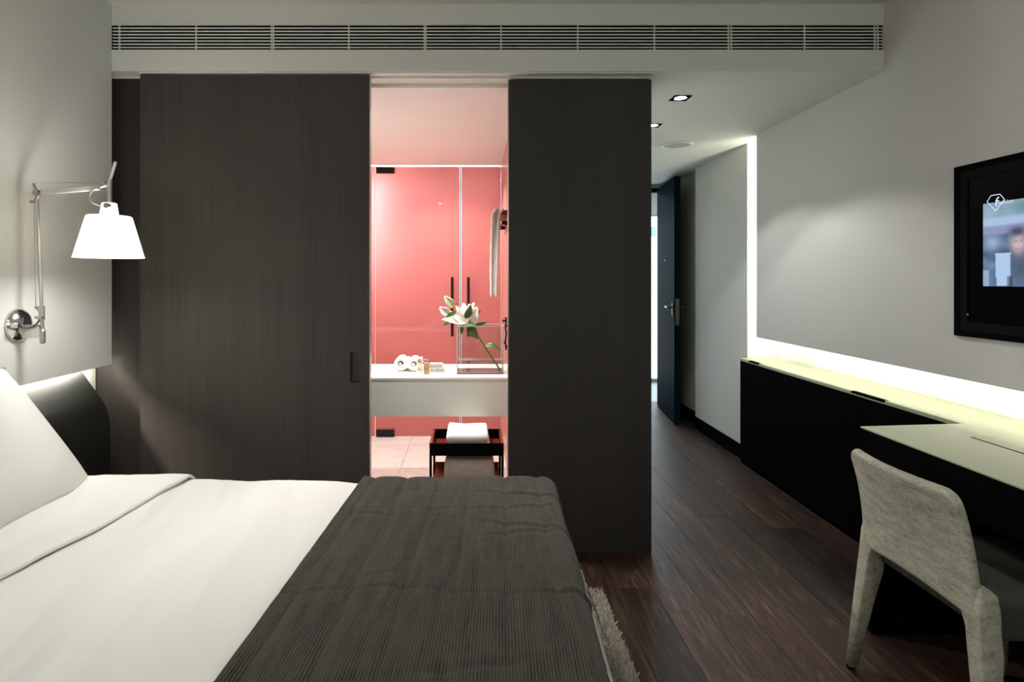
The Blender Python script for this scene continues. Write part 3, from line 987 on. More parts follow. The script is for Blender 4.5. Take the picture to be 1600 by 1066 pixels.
# pillows
def pillow(name, label, w, h, t, mw, seed, crease=1.0):
    n = 44
    bm = bmesh.new()
    def thick(u, v):
        a = max(0.0, 1 - abs(u) ** 2.6) ** 0.55
        b = max(0.0, 1 - abs(v) ** 2.6) ** 0.55
        return a * b
    top, bot = {}, {}
    for i in range(n + 1):
        for j in range(n + 1):
            u, v = -1 + 2 * i / n, -1 + 2 * j / n
            pin = 1 - 0.05 * (abs(u) * abs(v)) ** 2 * -1
            px, py = u * w / 2 * (1 - 0.035 * (1 - v * v) * abs(u) ** 3), v * h / 2 * (1 - 0.045 * (1 - u * u) * abs(v) ** 3)
            k = thick(u, v)
            wr = 0.020 * noise.noise(Vector((px * 7, py * 7, seed))) + 0.010 * noise.noise(Vector((px * 17, py * 17, seed + 4)))
            edge = i in (0, n) or j in (0, n)
            zt = t / 2 * k + wr * k * crease
            if edge:
                q = 0.006 * noise.noise(Vector((px * 9, py * 9, seed + 2)))
                vtx = bm.verts.new(mw @ Vector((px, py, q)))
                top[i, j] = bot[i, j] = vtx
            else:
                top[i, j] = bm.verts.new(mw @ Vector((px, py, zt)))
                bot[i, j] = bm.verts.new(mw @ Vector((px, py, -t / 2 * k)))
    for i in range(n):
        for j in range(n):
            bm.faces.new((top[i, j], top[i + 1, j], top[i + 1, j + 1], top[i, j + 1]))
            bm.faces.new((bot[i, j], bot[i, j + 1], bot[i + 1, j + 1], bot[i + 1, j]))
    o = new_obj(name, bm, M['linen_p'], None, True)
    tag(o, label, 'pillow', 'white pillows at the head of the bed')
    return o
def frame_matrix(c, ax, ay):
    ax, ay = Vector(ax).normalized(), Vector(ay).normalized()
    az = ax.cross(ay).normalized()
    ay = az.cross(ax).normalized()
    m = Matrix((ax, ay, az)).transposed().to_4x4()
    m.translation = c
    return m
pillow('pillow', 'plump white pillow leaning in front, its lower edge on the folded sheet', 0.80, 0.52, 0.17,
       frame_matrix((-1.497, 1.66, 0.795), (0.04, -1.0, 0.0), (-0.60, 0.0, 0.80)), 3.3)
pillow('pillow', 'white pillow standing behind the plump one, only its upper edge showing', 0.76, 0.46, 0.09,
       frame_matrix((-1.592, 1.56, 0.80), (0.0, -1.0, 0.0), (-0.30, 0.0, 0.95)), 8.1)

# corduroy throw over the foot of the bed
def throw_xy(u, v):
    sx0, sx1 = -0.388, 0.300 + 0.115
    return sx0 + u * (sx1 - sx0), 0.35 + v * (2.118 - 0.35 + 0.26)
SEAMS = [-0.350, -0.232, -0.115, 0.0, 0.118, 0.232]
def throw_fn(u, v):
    sx, sy = throw_xy(u, v)
    X, Y, Z = cloth_pos(sx, sy, 0.300, 2.118, BZ + 0.005, 0.05)
    # quilted channels
    d = min(abs(sx - s + 0.004 * noise.noise(Vector((sy * 4, s * 9, 0)))) for s in SEAMS)
    puff = 0.009 * (1 - math.exp(-d / 0.014)) - 0.004
    # creases across the throw
    cr = 0.0
    for y0, amp, wd, sl in ((1.315, 0.0075, 0.006, 0.02), (1.80, 0.0045, 0.008, 0.08), (1.70, 0.0035, 0.008, -0.16), (1.05, 0.003, 0.010, 0.15), (1.58, 0.0028, 0.008, 0.2), (1.93, 0.004, 0.008, -0.05), (1.44, 0.002, 0.007, 0.3)):
        yy = sy - y0 - sl * sx - 0.030 * noise.noise(Vector((sx * 3.0, y0 * 7, 2)))
        m = 0.22 + 0.78 * sstep(-0.05, 0.40, noise.noise(Vector((sx * 3.2, y0 * 11, 6))) + sx * 0.9)
        cr -= amp * m * (math.exp(-(yy / wd) ** 2) - 0.55 * math.exp(-((yy - 2.2 * wd) / (1.6 * wd)) ** 2))
    w = 0.004 * noise.noise(Vector((sx * 3, sy * 3, 3))) + 0.0012 * noise.noise(Vector((sx * 6, sy * 14, 8)))
    side = sstep(0.27, 0.32, sx)
    far = sstep(2.06, 2.13, sy)
    Z += (puff + cr + w) * (1 - 0.9 * side) * (1 - 0.6 * far)
    X += (puff + cr + w) * 1.2 * side
    Z += 0.012 * side * noise.noise(Vector((sy * 5, 2, 0)))
    Y += (puff + w) * 0.8 * far
    X -= (0.040 + 0.022 * (1 - u)) * (2.118 - Y)
    return (X, Y, Z)
o = new_obj('bed_throw', grid_sheet(170, 300, throw_fn, uv=throw_xy), M['corduroy'], None, True)
solid(o, 0.006)
tag(o, 'quilted dark grey corduroy throw laid across the foot of the bed', 'throw')

# shaggy rug under the bed
rug = thing('rug', 'cream shaggy rug under the foot of the bed', 'rug', (-0.1, 1.5, 0.0))
new_obj('backing', boxm(-0.9, 0.540, 0.5, 2.42, 0.0015, 0.010), mat('rug_backing', (0.36, 0.33, 0.29, 1), 0.95), rug)
bm = bmesh.new()
rm = fabric('cream_wool', (0.36, 0.33, 0.28, 1), (0.58, 0.54, 0.47, 1), 300, 0.2)
for _ in range(15000):
    x, y = random.uniform(0.14, 0.545), random.uniform(1.25, 2.426)
    hgt = random.uniform(0.010, 0.020)
    a = random.uniform(0, 2 * PI)
    r = random.uniform(0.003, 0.005)
    lean = Vector((random.gauss(0, 0.007), random.gauss(0, 0.007), 0))
    b = [bm.verts.new((x + r * math.cos(a + k * 2 * PI / 3), y + r * math.sin(a + k * 2 * PI / 3), 0.008)) for k in range(3)]
    t_ = bm.verts.new(Vector((x, y, 0.009 + hgt)) + lean)
    for k in range(3):
        bm.faces.new((b[k], b[(k + 1) % 3], t_))
tag(new_obj('pile', bm, rm, rug), kind='stuff')

# ================================================================== BEDSIDE LAMP
LY, LS = 2.14, 1 / 420.56
def D(a, b, dy=0.0):     # drawing units of the lamp's side view, one unit = 2.38 mm
    return (-1.755 + a * LS, LY + dy, 1.32 + (436 - b) * LS)
lamp = thing('wall_lamp', 'jointed chrome bedside lamp with lit white cone shade on the white wall', 'lamp', (-1.69, LY, 1.09))
wx = XL
bm = bmesh.new(); lathe(bm, [(0.0615, 0.0), (0.0615, 0.006), (0.058, 0.013), (0.045, 0.024), (0.025, 0.031), (0.003, 0.033)], (wx, LY, 1.149), 'x', 40, True, True)
wp = new_obj('wall_plate', bm, M['chrome'], lamp, True)
bm = bmesh.new(); tube(bm, [(wx + 0.020, LY - 0.045, 1.150), (wx + 0.045, LY - 0.048, 1.150)], [0.011, 0.008], 12)
new_obj('switch_knob', bm, M['chrome'], wp)
foot = D(66.5, 526)
bm = bmesh.new()
prism(bm, [(wx + 0.02, 1.150), (wx + 0.02, 1.100), (foot[0], 1.100), (foot[0], 1.116), (wx + 0.08, 1.150)], 'y', LY - 0.004, LY + 0.004)
new_obj('bracket', bm, M['alu'], lamp)
bm = bmesh.new(); tube(bm, [D(66.6, 537), D(66.6, 535), D(66.6, 517), D(66.5, 514)], [0.005, 0.0095, 0.0095, 0.006], 14)
new_obj('foot_cap', bm, M['rod'], lamp)
bm = bmesh.new(); tube(bm, [D(66.5, 516), D(57.5, 312)], 0.0058, 12)
new_obj('lower_arm', bm, M['rod'], lamp)
# lower spring clamp
bm = bmesh.new(); tube(bm, [D(65.6, 500), D(65.0, 478)], 0.010, 12); tube(bm, [D(64, 488), D(55.5, 480)], 0.005, 8)
tube(bm, [D(59, 496, -0.012), D(70, 496, -0.012)], 0.005, 8)
new_obj('lower_clamp', bm, M['rod'], lamp)
# elbow
bm = bmesh.new()
tube(bm, [D(58.5, 301, -0.012), D(58.5, 301, 0.012)], 0.010, 14)
tube(bm, [D(58.5, 301), D(51.5, 287)], 0.0048, 8)
tube(bm, [D(60, 303), D(55, 316)], 0.0065, 10)
tube(bm, [D(51, 316, -0.009), D(57, 316, -0.009)], 0.006, 8)
tube(bm, [D(58, 305), D(67, 302)], 0.006, 8)
new_obj('elbow_joint', bm, M['steel'], lamp)
bm = bmesh.new()
prism(bm, [D(64, 297)[::2], D(64, 304.5)[::2], D(156, 297.5)[::2], D(156, 289.5)[::2]], 'y', LY - 0.006, LY + 0.006)
new_obj('upper_arm', bevel(bm, 0.002, 1), M['alu'], lamp)
bm = bmesh.new(); tube(bm, [D(51.5, 286), D(164, 285)], 0.0009, 5); tube(bm, [D(53.0, 318), D(56.0, 481)], 0.0009, 5)
new_obj('tension_wire', bm, M['steel'], lamp)
bm = bmesh.new()
tube(bm, [D(171.3, 281), D(171.3, 319)], 0.0085, 14)
tube(bm, [D(156, 291.5), D(168, 289)], 0.007, 10)
tube(bm, [D(164, 286, -0.012), D(164, 286, 0.006)], 0.0055, 10)
tube(bm, [D(156, 294, -0.010), D(156, 294, 0.010)], 0.006, 10)
new_obj('head_joint', bm, M['rod'], lamp)
bm = bmesh.new(); tube(bm, [D(171.5, 284), D(180.3, 254), D(180.9, 252)], [0.0048, 0.0058, 0.003], 10)
new_obj('guide_handle', bm, M['alu'], lamp)
bm = bmesh.new(); tube(bm, smoothpath([D(156, 293, -0.008), D(148, 297, -0.008), D(143, 305, -0.008), D(145, 314, -0.008), D(151, 319, -0.008), D(159, 322, -0.004)]), 0.0032, 8)
new_obj('cord', bm, M['cord'], lamp)
bm = bmesh.new(); tube(bm, smoothpath([(wx + 0.028, LY - 0.012, 1.176), D(41, 508, -0.02), D(47, 512, -0.015), D(55, 510, -0.01), D(61, 504, -0.006), D(65, 497, -0.006)]), 0.0035, 8)
new_obj('cord', bm, M['cord'], lamp)
ax, _, az = D(170.8, 338)
zb = D(0, 403)[2]
bm = bmesh.new(); lathe(bm, [(0.021, D(0, 317)[2] - az), (0.0255, D(0, 318)[2] - az), (0.032, 0.0)], (ax, LY, az), 'z', 32, True, False)
sk = new_obj('shade_neck', bm, M['socket'], lamp, True)
bm = bmesh.new(); tube(bm, [(ax + 0.010, LY - 0.036, D(0, 323)[2]), (ax + 0.010, LY - 0.020, D(0, 323)[2])], 0.0095, 14)
new_obj('neck_screw', bm, M['steel'], sk)
bm = bmesh.new(); lathe(bm, [(0.0715, 0.0), (0.0745, -0.003), (0.114, zb - az + 0.006), (0.1155, zb - az + 0.003), (0.1155, zb - az)], (ax, LY, az), 'z', 48, False, False)
sh = new_obj('lamp_shade', bm, M['shade'], lamp, True)
solid(sh, 0.002)
bm = bmesh.new(); bmesh.ops.create_uvsphere(bm, u_segments=16, v_segments=10, radius=0.028, matrix=Matrix.Translation((ax, LY, az - 0.10)))
# (the bulb proper is the light inside the shade)
bm.free()
for k in range(3):
    bm = bmesh.new()
    c_, s_ = math.cos(2.1 * k + 0.4), math.sin(2.1 * k + 0.4)
    tube(bm, [(ax + 0.030 * c_, LY + 0.030 * s_, az + 0.001), (ax + 0.073 * c_, LY + 0.073 * s_, az - 0.002)], 0.0015, 6)
    new_obj('shade_carrier', bm, M['alu'], lamp)

# ================================================================== CHAIR
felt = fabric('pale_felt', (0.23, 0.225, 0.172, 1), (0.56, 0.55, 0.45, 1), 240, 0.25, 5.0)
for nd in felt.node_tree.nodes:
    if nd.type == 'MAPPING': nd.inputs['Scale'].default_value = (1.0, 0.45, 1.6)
felt_shaded = fabric('shaded_seat_felt', (0.045, 0.046, 0.038, 1), (0.075, 0.076, 0.062, 1), 240, 0.25, 5.0)  # shade on the seat put into a darker felt colour
ch = thing('desk_chair', 'pale felt covered chair with high back pulled up to the desk', 'chair', (1.5, 1.70, 0.0))
CYF, CYN = 1.905, 1.475       # far and near sides of the back at its top
def chair_back(u, v):
    # u 0 far .. 1 near, v 0 bottom .. 1 top
    a = 2 * u - 1
    z0 = 0.455
    zt = 0.772
    # rounded top corners, near side drops a little
    z_top = zt - 0.030 * max(0.0, (abs(a) - 0.86) / 0.14) ** 2.2
    z_bot = z0 - 0.02 * a * a
    z = z_bot + (z_top - z_bot) * v
    widen = 0.016 * (1 - v)
    y = 1.69 - a * (0.200 + widen + 0.008 * v * v)
    lean = 1.303 - 0.006 * v - 0.044 * v ** 2.4
    x = lean - 0.036 * (1 - a * a) * (0.30 + 0.70 * v)
    return (x, y, z)
o = new_obj('backrest', grid_sheet(20, 12, chair_back), felt, ch, True)
solid(o, 0.030, 0.0); subsurf(o, 2)
o.modifiers['solid'].use_even_offset = True
def leg(name, secs, m):
    """secs: list of (z, x0, x1, y0, y1)"""
    bm = bmesh.new()
    rings = [[bm.verts.new(p) for p in ((x0, y0, z), (x1, y0, z), (x1, y1, z), (x0, y1, z))] for z, x0, x1, y0, y1 in secs]
    for a, b in zip(rings, rings[1:]):
        for k in range(4):
            bm.faces.new((a[k], a[(k + 1) % 4], b[(k + 1) % 4], b[k]))
    bm.faces.new(rings[0]); bm.faces.new(list(reversed(rings[-1])))
    bmesh.ops.recalc_face_normals(bm, faces=bm.faces)
    es = [e for e in bm.edges if abs(e.verts[0].co.z - e.verts[1].co.z) > 1e-4]
    bmesh.ops.bevel(bm, geom=es, offset=0.006, segments=2, affect='EDGES', profile=0.5)
    return new_obj(name, bm, m, ch, True)
PROFILE = [(0.012, 1.272, 1.300, 0.000, 0.028), (0.25, 1.280, 1.328, 0.0, 0.040), (0.36, 1.284, 1.346, 0.0, 0.046), (0.415, 1.286, 1.345, 0.0, 0.048),
           (0.445, 1.287, 1.348, 0.0, 0.058), (0.470, 1.288, 1.348, 0.0, 0.066), (0.490, 1.290, 1.343, 0.0, 0.070), (0.510, 1.293, 1.342, 0.002, 0.074), (0.525, 1.297, 1.322, 0.005, 0.070)]
def outer(z):      # outer face, measured from the chair's middle
    return 0.226 + 0.052 * (1 - min(z, 0.46) / 0.46)
leg('leg', [(z, a, b, 1.69 + outer(z) - q1, 1.69 + outer(z) - q0) for z, a, b, q0, q1 in PROFILE], felt)
leg('leg', [(z, a, b, 1.69 - outer(z) + q0, 1.69 - outer(z) + q1) for z, a, b, q0, q1 in PROFILE], felt)
leg('leg', [(0.012, 1.735, 1.767, 1.900, 1.930), (0.40, 1.70, 1.75, 1.86, 1.905)], felt)
leg('leg', [(0.012, 1.735, 1.767, 1.450, 1.480), (0.40, 1.70, 1.75, 1.475, 1.52)], felt)
for x, y in ((1.283, 1.953), (1.283, 1.429), (1.755, 1.918), (1.755, 1.462)):
    bm = bmesh.new(); lathe(bm, [(0.012, 0.001), (0.012, 0.014)], (x, y, 0), 'z', 12)
    new_obj('foot_glide', bm, M['black'], ch)
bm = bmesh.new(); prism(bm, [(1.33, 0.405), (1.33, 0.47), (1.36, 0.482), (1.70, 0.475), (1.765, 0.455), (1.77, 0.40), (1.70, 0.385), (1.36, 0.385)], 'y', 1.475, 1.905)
seat = new_obj('seat', bm, felt_shaded, ch)
mb = seat.modifiers.new('bevel', 'BEVEL'); mb.width = 0.015; mb.segments = 3

# ================================================================== BATHROOM
VZ = 0.78
t = thing('vanity', 'wide white floating vanity counter in the bathroom', 'vanity', (-0.5, 3.4, 0.566))
new_obj('counter', boxm(-1.595, 0.238, 3.155, 3.655, VZ - 0.012, VZ, bev=0.001, seg=1), M['stonewhite'], t)
new_obj('front_panel', boxm(-1.595, 0.238, 3.157, 3.650, 0.566, VZ - 0.012), M['vanity_front'], t)

def roll_towel(x, y, r, label):
    bm = bmesh.new()
    turns, n = 3.2, 96
    A, B = [], []
    w = 0.0052
    pts_in, pts_out = [], []
    for k in range(n + 1):
        s = k / n
        th = s * turns * 2 * PI - 0.6
        rr = 0.003 + (r - 0.003) * max(0.0, s - 1 / turns) / (1 - 1 / turns) * (1 - 1 / turns) + 0.0
        pts_in.append((rr, th)); pts_out.append((rr + (r - 0.003) / turns * 0.985, th))
    def P(p, yy):
        return (x + min(p[0], r) * math.cos(p[1]), yy, VZ + r + min(p[0], r) * math.sin(p[1]))
    y0, y1 = y, y + 0.13
    vi0 = [bm.verts.new(P(p, y0)) for p in pts_in]; vo0 = [bm.verts.new(P(p, y0)) for p in pts_out]
    vi1 = [bm.verts.new(P(p, y1)) for p in pts_in]; vo1 = [bm.verts.new(P(p, y1)) for p in pts_out]
    for k in range(n):
        bm.faces.new((vi0[k], vi0[k + 1], vo0[k + 1], vo0[k]))
        bm.faces.new((vi1[k], vo1[k], vo1[k + 1], vi1[k + 1]))
        bm.faces.new((vo0[k], vo0[k + 1], vo1[k + 1], vo1[k]))
        bm.faces.new((vi0[k + 1], vi0[k], vi1[k], vi1[k + 1]))
    bm.faces.new((vi0[0], vo0[0], vo1[0], vi1[0])); bm.faces.new((vo0[-1], vi0[-1], vi1[-1], vo1[-1]))
    lathe(bm, [(0.018, y0 + 0.0004), (0.018, y1 - 0.0004)], (x, 0, VZ + r), 'y', 16)
    bmesh.ops.recalc_face_normals(bm, faces=bm.faces)
    o = new_obj('rolled_towel', bm, M['towel'], None, True)
    tag(o, label, 'towel', 'rolled white towels on the vanity')
    return o
# both rolls lie end-on to the bed
roll_towel(-0.418, 3.36, 0.047, 'rolled white hand towel at the free end of the pair')
r2 = roll_towel(-0.340, 3.345, 0.046, 'rolled white hand towel touching the clear toiletry bottle')
bm = boxes((-0.354, -0.350, 3.3435, 3.3448, 0.815, 0.838), (-0.336, -0.332, 3.3435, 3.3448, 0.815, 0.838))
tag(new_obj('stitched_mark', bm, mat('grey_stitching', (0.45, 0.45, 0.43, 1), 0.8), r2), 'small grey stitched mark')

def bottle(x, y, m, label, s=1.0):
    t = thing('toiletry_bottle', label, 'bottle', (x, y, VZ), 'small toiletry bottles on the vanity')
    bm = boxm(x - 0.0165 * s, x + 0.0165 * s, y - 0.012, y + 0.012, VZ, VZ + 0.056, bev=0.004, seg=2)
    new_obj('bottle_body', bm, m, t, False)
    bm = bmesh.new(); lathe(bm, [(0.009, 0.056), (0.009, 0.061)], (x, y, VZ), 'z', 16); new_obj('neck', bm, m, t, True)
    bm = bmesh.new(); lathe(bm, [(0.0115, 0.060), (0.0125, 0.062), (0.0125, 0.083), (0.011, 0.0845), (0.002, 0.085)], (x, y, VZ), 'z', 20); c = new_obj('cap', bm, M['chrome'], t, True)
    new_obj('printed_label', boxes((x - 0.009, x + 0.009, y - 0.0126, y - 0.0121, VZ + 0.022, VZ + 0.027), (x - 0.006, x + 0.006, y - 0.0126, y - 0.0121, VZ + 0.032, VZ + 0.035)), M['print'], t)
    return t
bottle(-0.302, 3.283, M['clear_liquid'], 'small clear toiletry bottle with silver cap beside the rolled towels')
bottle(-0.260, 3.278, M['amber'], 'small amber toiletry bottle with silver cap beside the cartons')
def carton(x0, x1, y0, y1, z0, z1, label):
    t = thing('soap_carton', label, 'box', ((x0 + x1) / 2, (y0 + y1) / 2, z0), 'small pale cartons on the vanity')
    new_obj('carton_body', boxm(x0, x1, y0, y1, z0, z1, bev=0.001, seg=1), M['card'], t)
    mid = x0 + (x1 - x0) * 0.33
    new_obj('printed_band', boxes((x0 + 0.004, mid - 0.003, y0 - 0.0004, y0 + 0.0005, z0 + 0.005, z1 - 0.004), (mid + 0.002, x1 - 0.006, y0 - 0.0004, y0 + 0.0005, z0 + 0.005, z1 - 0.004)),
            mat('carton_print', (0.36, 0.37, 0.34, 1), 0.6), t)
    return t
carton(-0.246, -0.160, 3.33, 3.40, VZ, VZ + 0.025, 'pale printed carton lying under another beside the amber bottle')
carton(-0.248, -0.172, 3.335, 3.395, VZ + 0.0255, VZ + 0.048, 'pale printed carton on top of its twin beside the amber bottle')

# glass tank with a lily
t = thing('glass_vase', 'square clear glass vase with shallow water on the vanity', 'vase', (0.045, 3.34, VZ))
vx0, vx1, vy0, vy1, vz0, vz1 = -0.0888, 0.178, 3.262, 3.425, VZ, VZ + 0.272
w = 0.006
new_obj('glass_wall', boxes((vx0, vx1, vy0, vy0 + 0.0004, vz0, vz1)), M['glass'], t)
new_obj('glass_wall', boxes((vx0, vx1, vy1 - 0.0004, vy1, vz0, vz1)), M['glass'], t)
new_obj('glass_wall', boxes((vx0, vx0 + 0.0004, vy0, vy1, vz0, vz1)), M['glass'], t)
new_obj('glass_wall', boxes((vx1 - 0.0004, vx1, vy0, vy1, vz0, vz1)), M['glass'], t)
new_obj('rim_edge', boxes((vx0, vx1, vy0, vy0 + 0.003, vz1 - 0.002, vz1), (vx0, vx1, vy1 - 0.003, vy1, vz1 - 0.002, vz1), (vx0, vx0 + 0.003, vy0, vy1, vz1 - 0.002, vz1), (vx1 - 0.003, vx1, vy0, vy1, vz1 - 0.002, vz1)), M['glass_edge'], t)
for cx_ in (vx0, vx1 - 0.003):
    for cy_ in (vy0, vy1 - 0.003):
        new_obj('corner_edge', boxm(cx_, cx_ + 0.003, cy_, cy_ + 0.003, vz0, vz1), M['glass_edge'], t)
new_obj('glass_base', boxm(vx0, vx1, vy0, vy1, vz0, vz0 + 0.010, bev=0.001, seg=1), M['glass_base'], t)
new_obj('water', boxes((vx0 + 0.001, vx1 - 0.001, vy0 + 0.001, vy1 - 0.001, vz0 + 0.060, vz0 + 0.0605)), M['water'], t)
new_obj('water_line', boxes((vx0 + 0.004, vx1 - 0.004, vy1 - 0.004, vy1 - 0.002, vz0 + 0.058, vz0 + 0.068)), mat('meniscus', (0.75, 0.72, 0.70, 1), 0.15), t)

def leaf_bm(base, tip, width, normal, curl=0.0, cup=0.15, n=10, blunt=0.5):
    """A pointed blade from base to tip, bowed along its length by curl and cupped across."""
    b, e = Vector(base), Vector(tip)
    d = e - b
    L = d.length
    nn = Vector(normal)
    nn = (nn - d * (nn.dot(d) / d.length_squared)).normalized()
    s = d.normalized().cross(nn)
    bm = bmesh.new()
    rows = []
    for i in range(n + 1):
        k = i / n
        wv = width * math.sin(PI * k ** blunt * 0.5 if k < 0.0 else PI * min(1, k ** (0.55 + blunt * 0.4))) ** 0.9
        wv = max(wv, 0.0004)
        c = b + d * k + nn * (curl * L * math.sin(PI * k))
        rows.append([bm.verts.new(c + s * (wv / 2 * q) + nn * (cup * wv * (q * q - 0.3))) for q in (-1, -0.5, 0, 0.5, 1)])
    for r0, r1 in zip(rows, rows[1:]):
        for q in range(4):
            bm.faces.new((r0[q], r0[q + 1], r1[q + 1], r1[q]))
    return bm
def LP(a, b, dy=0.0):    # drawing units of the flower's front view at its own distance
    return ((a - 738) / 269.5, 3.34 + dy, 1.32 + (436 - b) / 269.5)
lily = thing('lily', 'white lily with long stem leaning out of the glass vase', 'flower', (0.16, 3.36, VZ + 0.011))
bm = bmesh.new(); tube(bm, smoothpath([LP(782, 579), LP(770, 561), LP(758, 543), LP(748, 527), LP(738, 512), LP(733, 500)]), [0.0052] * 31 if False else 0.0048, 8)
new_obj('stem', bm, M['stem'], lily, True)
def petals(items, name, m, th=0.0012):
    for a in items:
        bm = leaf_bm(*a)
        o = new_obj(name, bm, m, lily, True)
        solid(o, th)
F = (0, -1, 0.2)
# nearer bloom opens towards the bed, the other behind its shoulder
c1 = LP(729, 506, -0.01)
petals([
    (c1, LP(691, 498, -0.06), 0.058, (0.2, -1, 0.6), 0.12, 0.2),
    (c1, LP(700, 486, -0.03), 0.060, (0.3, -1, 0.3), 0.14, 0.2),
    (c1, LP(712, 478, 0.00), 0.055, (0.4, -1, 0.0), 0.10, 0.2),
    (c1, LP(724, 473, 0.03), 0.055, (0.0, -1, 0.2), 0.06, 0.2),
    (c1, LP(716, 506, -0.07), 0.050, (0.0, -0.6, 1), 0.10, 0.2),
], 'petal', M['petal'])
c2 = LP(737, 506, 0.01)
petals([
    (c2, LP(740, 474, 0.0), 0.052, (-0.4, -1, 0), 0.14, 0.22),
    (c2, LP(746, 480, -0.03), 0.058, (0.0, -1, 0.3), 0.10, 0.22),
    (c2, LP(732, 475, 0.02), 0.05, (0.0, -1, 0), 0.05, 0.2),
], 'petal', M['petal'])
petals([(LP(733, 478), LP(739, 475.5, -0.02), 0.016, F, 0.3), (LP(739.5, 473), LP(740.5, 478, -0.02), 0.014, F, 0.2), (LP(740, 484), LP(746, 479, -0.02), 0.012, F, 0.4)], 'petal_tip', M['petal'])
petals([(LP(709, 480, -0.01), LP(695, 463, -0.02), 0.040, F, 0.06, 0.35), ], 'bud', M['bud'], 0.006)
petals([(LP(702, 492, -0.03), LP(688, 480, -0.04), 0.042, F, 0.04, 0.35)], 'bud', M['petal'], 0.006)
petals([
    (LP(714, 486, -0.075), LP(697, 495, -0.08), 0.026, F, 0.15),
    (LP(727, 497, -0.05), LP(736, 475, -0.06), 0.045, (0.5, -1, 0), 0.10),
    (LP(705, 500, -0.03), LP(693, 508, -0.04), 0.020, F, 0.1),
    (LP(740, 492), LP(752, 485, -0.01), 0.022, F, 0.05),
    (LP(742, 508), LP(762, 503, -0.02), 0.020, F, -0.12),
    (LP(724, 511, -0.01), LP(746, 510, -0.03), 0.050, (0, -0.6, 1), 0.1),
    (LP(730, 511, -0.02), LP(747, 529, -0.03), 0.060, (0.5, -1, 0.2), 0.06),
    (LP(722, 510, 0.0), LP(721, 522, -0.01), 0.024, F, 0.0),
    (LP(757, 540, -0.01), LP(783, 547, -0.02), 0.042, (0.1, -0.7, 1), 0.15),
], 'leaf', M['leaf'], 0.0008)
bm = bmesh.new()
for tip in ((706, 476), (710, 473), (714, 474), (708, 482)):
    tube(bm, [LP(722, 492, -0.02), LP(tip[0], tip[1], -0.05)], 0.0009, 5)
    tube(bm, [LP(tip[0] - 0.8, tip[1] - 1, -0.05), LP(tip[0] + 0.8, tip[1] + 0.8, -0.05)], 0.0022, 6)
new_obj('stamens', bm, M['pollen'], lily)

# towel rail on the bathroom side wall
t = thing('towel_rail', 'dark red brown towel rail fixed to the bathroom side wall', 'towel rail', (0.20, 3.9, 1.72))
new_obj('shelf_board', boxm(0.160, 0.2395, 3.86, 4.30, 1.748, 1.783, bev=0.002, seg=1), mat('red_brown_wood', (0.09, 0.020, 0.012, 1), 0.4), t)
for y0 in (3.88, 4.24):
    new_obj('bracket', boxm(0.205, 0.2395, y0, y0 + 0.03, 1.685, 1.712), M['brown_metal'], t)
bm = bmesh.new(); tube(bm, [(0.205, 3.88, 1.70), (0.205, 4.28, 1.70)], 0.008, 10)
new_obj('rail', bm, M['brown_metal'], t)
def hang_fn(u, v):
    # folded length over the board's front edge, hanging with soft pleats
    z = 1.788 - v * 0.585
    x = 0.128 + 0.010 * math.exp(-((v) / 0.04) ** 2) * 2.0 + u * 0.064 * (1 - 0.25 * v * v) - 0.012 * math.sin(v * 2.2)
    y = 3.84 - 0.012 * math.sin(u * 9.5) - 0.010 * v
    return (x, y, z)
o = new_obj('hanging_towel', grid_sheet(24, 40, hang_fn), M['towel_grey'], None, True)
solid(o, 0.016, 1.0)
tag(o, 'pale grey towel hanging in folds from the brown rail', 'towel')

# black wall fitting with lever behind the vase
t = thing('shower_mixer', 'slim black fitting with small knobs on the wall behind the vase', 'tap', (0.232, 3.93, 0.85))
bm = bmesh.new(); tube(bm, smoothpath([(0.228, 3.93, 1.06), (0.231, 3.93, 1.03), (0.226, 3.93, 0.99), (0.231, 3.93, 0.945), (0.226, 3.93, 0.90), (0.230, 3.93, 0.835)]), [0.006] * 31, 8)
new_obj('body', bm, M['black_metal'], t)
for z in (0.885, 1.035):
    bm = bmesh.new(); tube(bm, [(0.228, 3.93, z), (0.205, 3.93, z)], [0.006, 0.009], 10)
    new_obj('knob', bm, M['black_metal'], t)
for z in (0.86, 1.0):
    bm = bmesh.new(); tube(bm, [(0.239, 3.93, z), (0.225, 3.93, z)], 0.008, 8)
    new_obj('wall_fixing', bm, M['black_metal'], t)
t = thing('door_stop', 'tiny black door stop on the bathroom floor beside the tray table', 'door stop', (0.225, 4.40, 0.0))
bm = bmesh.new(); lathe(bm, [(0.014, 0.0015), (0.014, 0.02), (0.010, 0.03), (0.002, 0.032)], (0.222, 4.45, 0), 'z', 14)
new_obj('stop', bm, M['black'], t)
bm = bmesh.new(); tube(bm, [(0.222, 4.45, 0.022), (0.190, 4.42, 0.030)], 0.005, 8)
new_obj('arm', bm, M['black'], t)

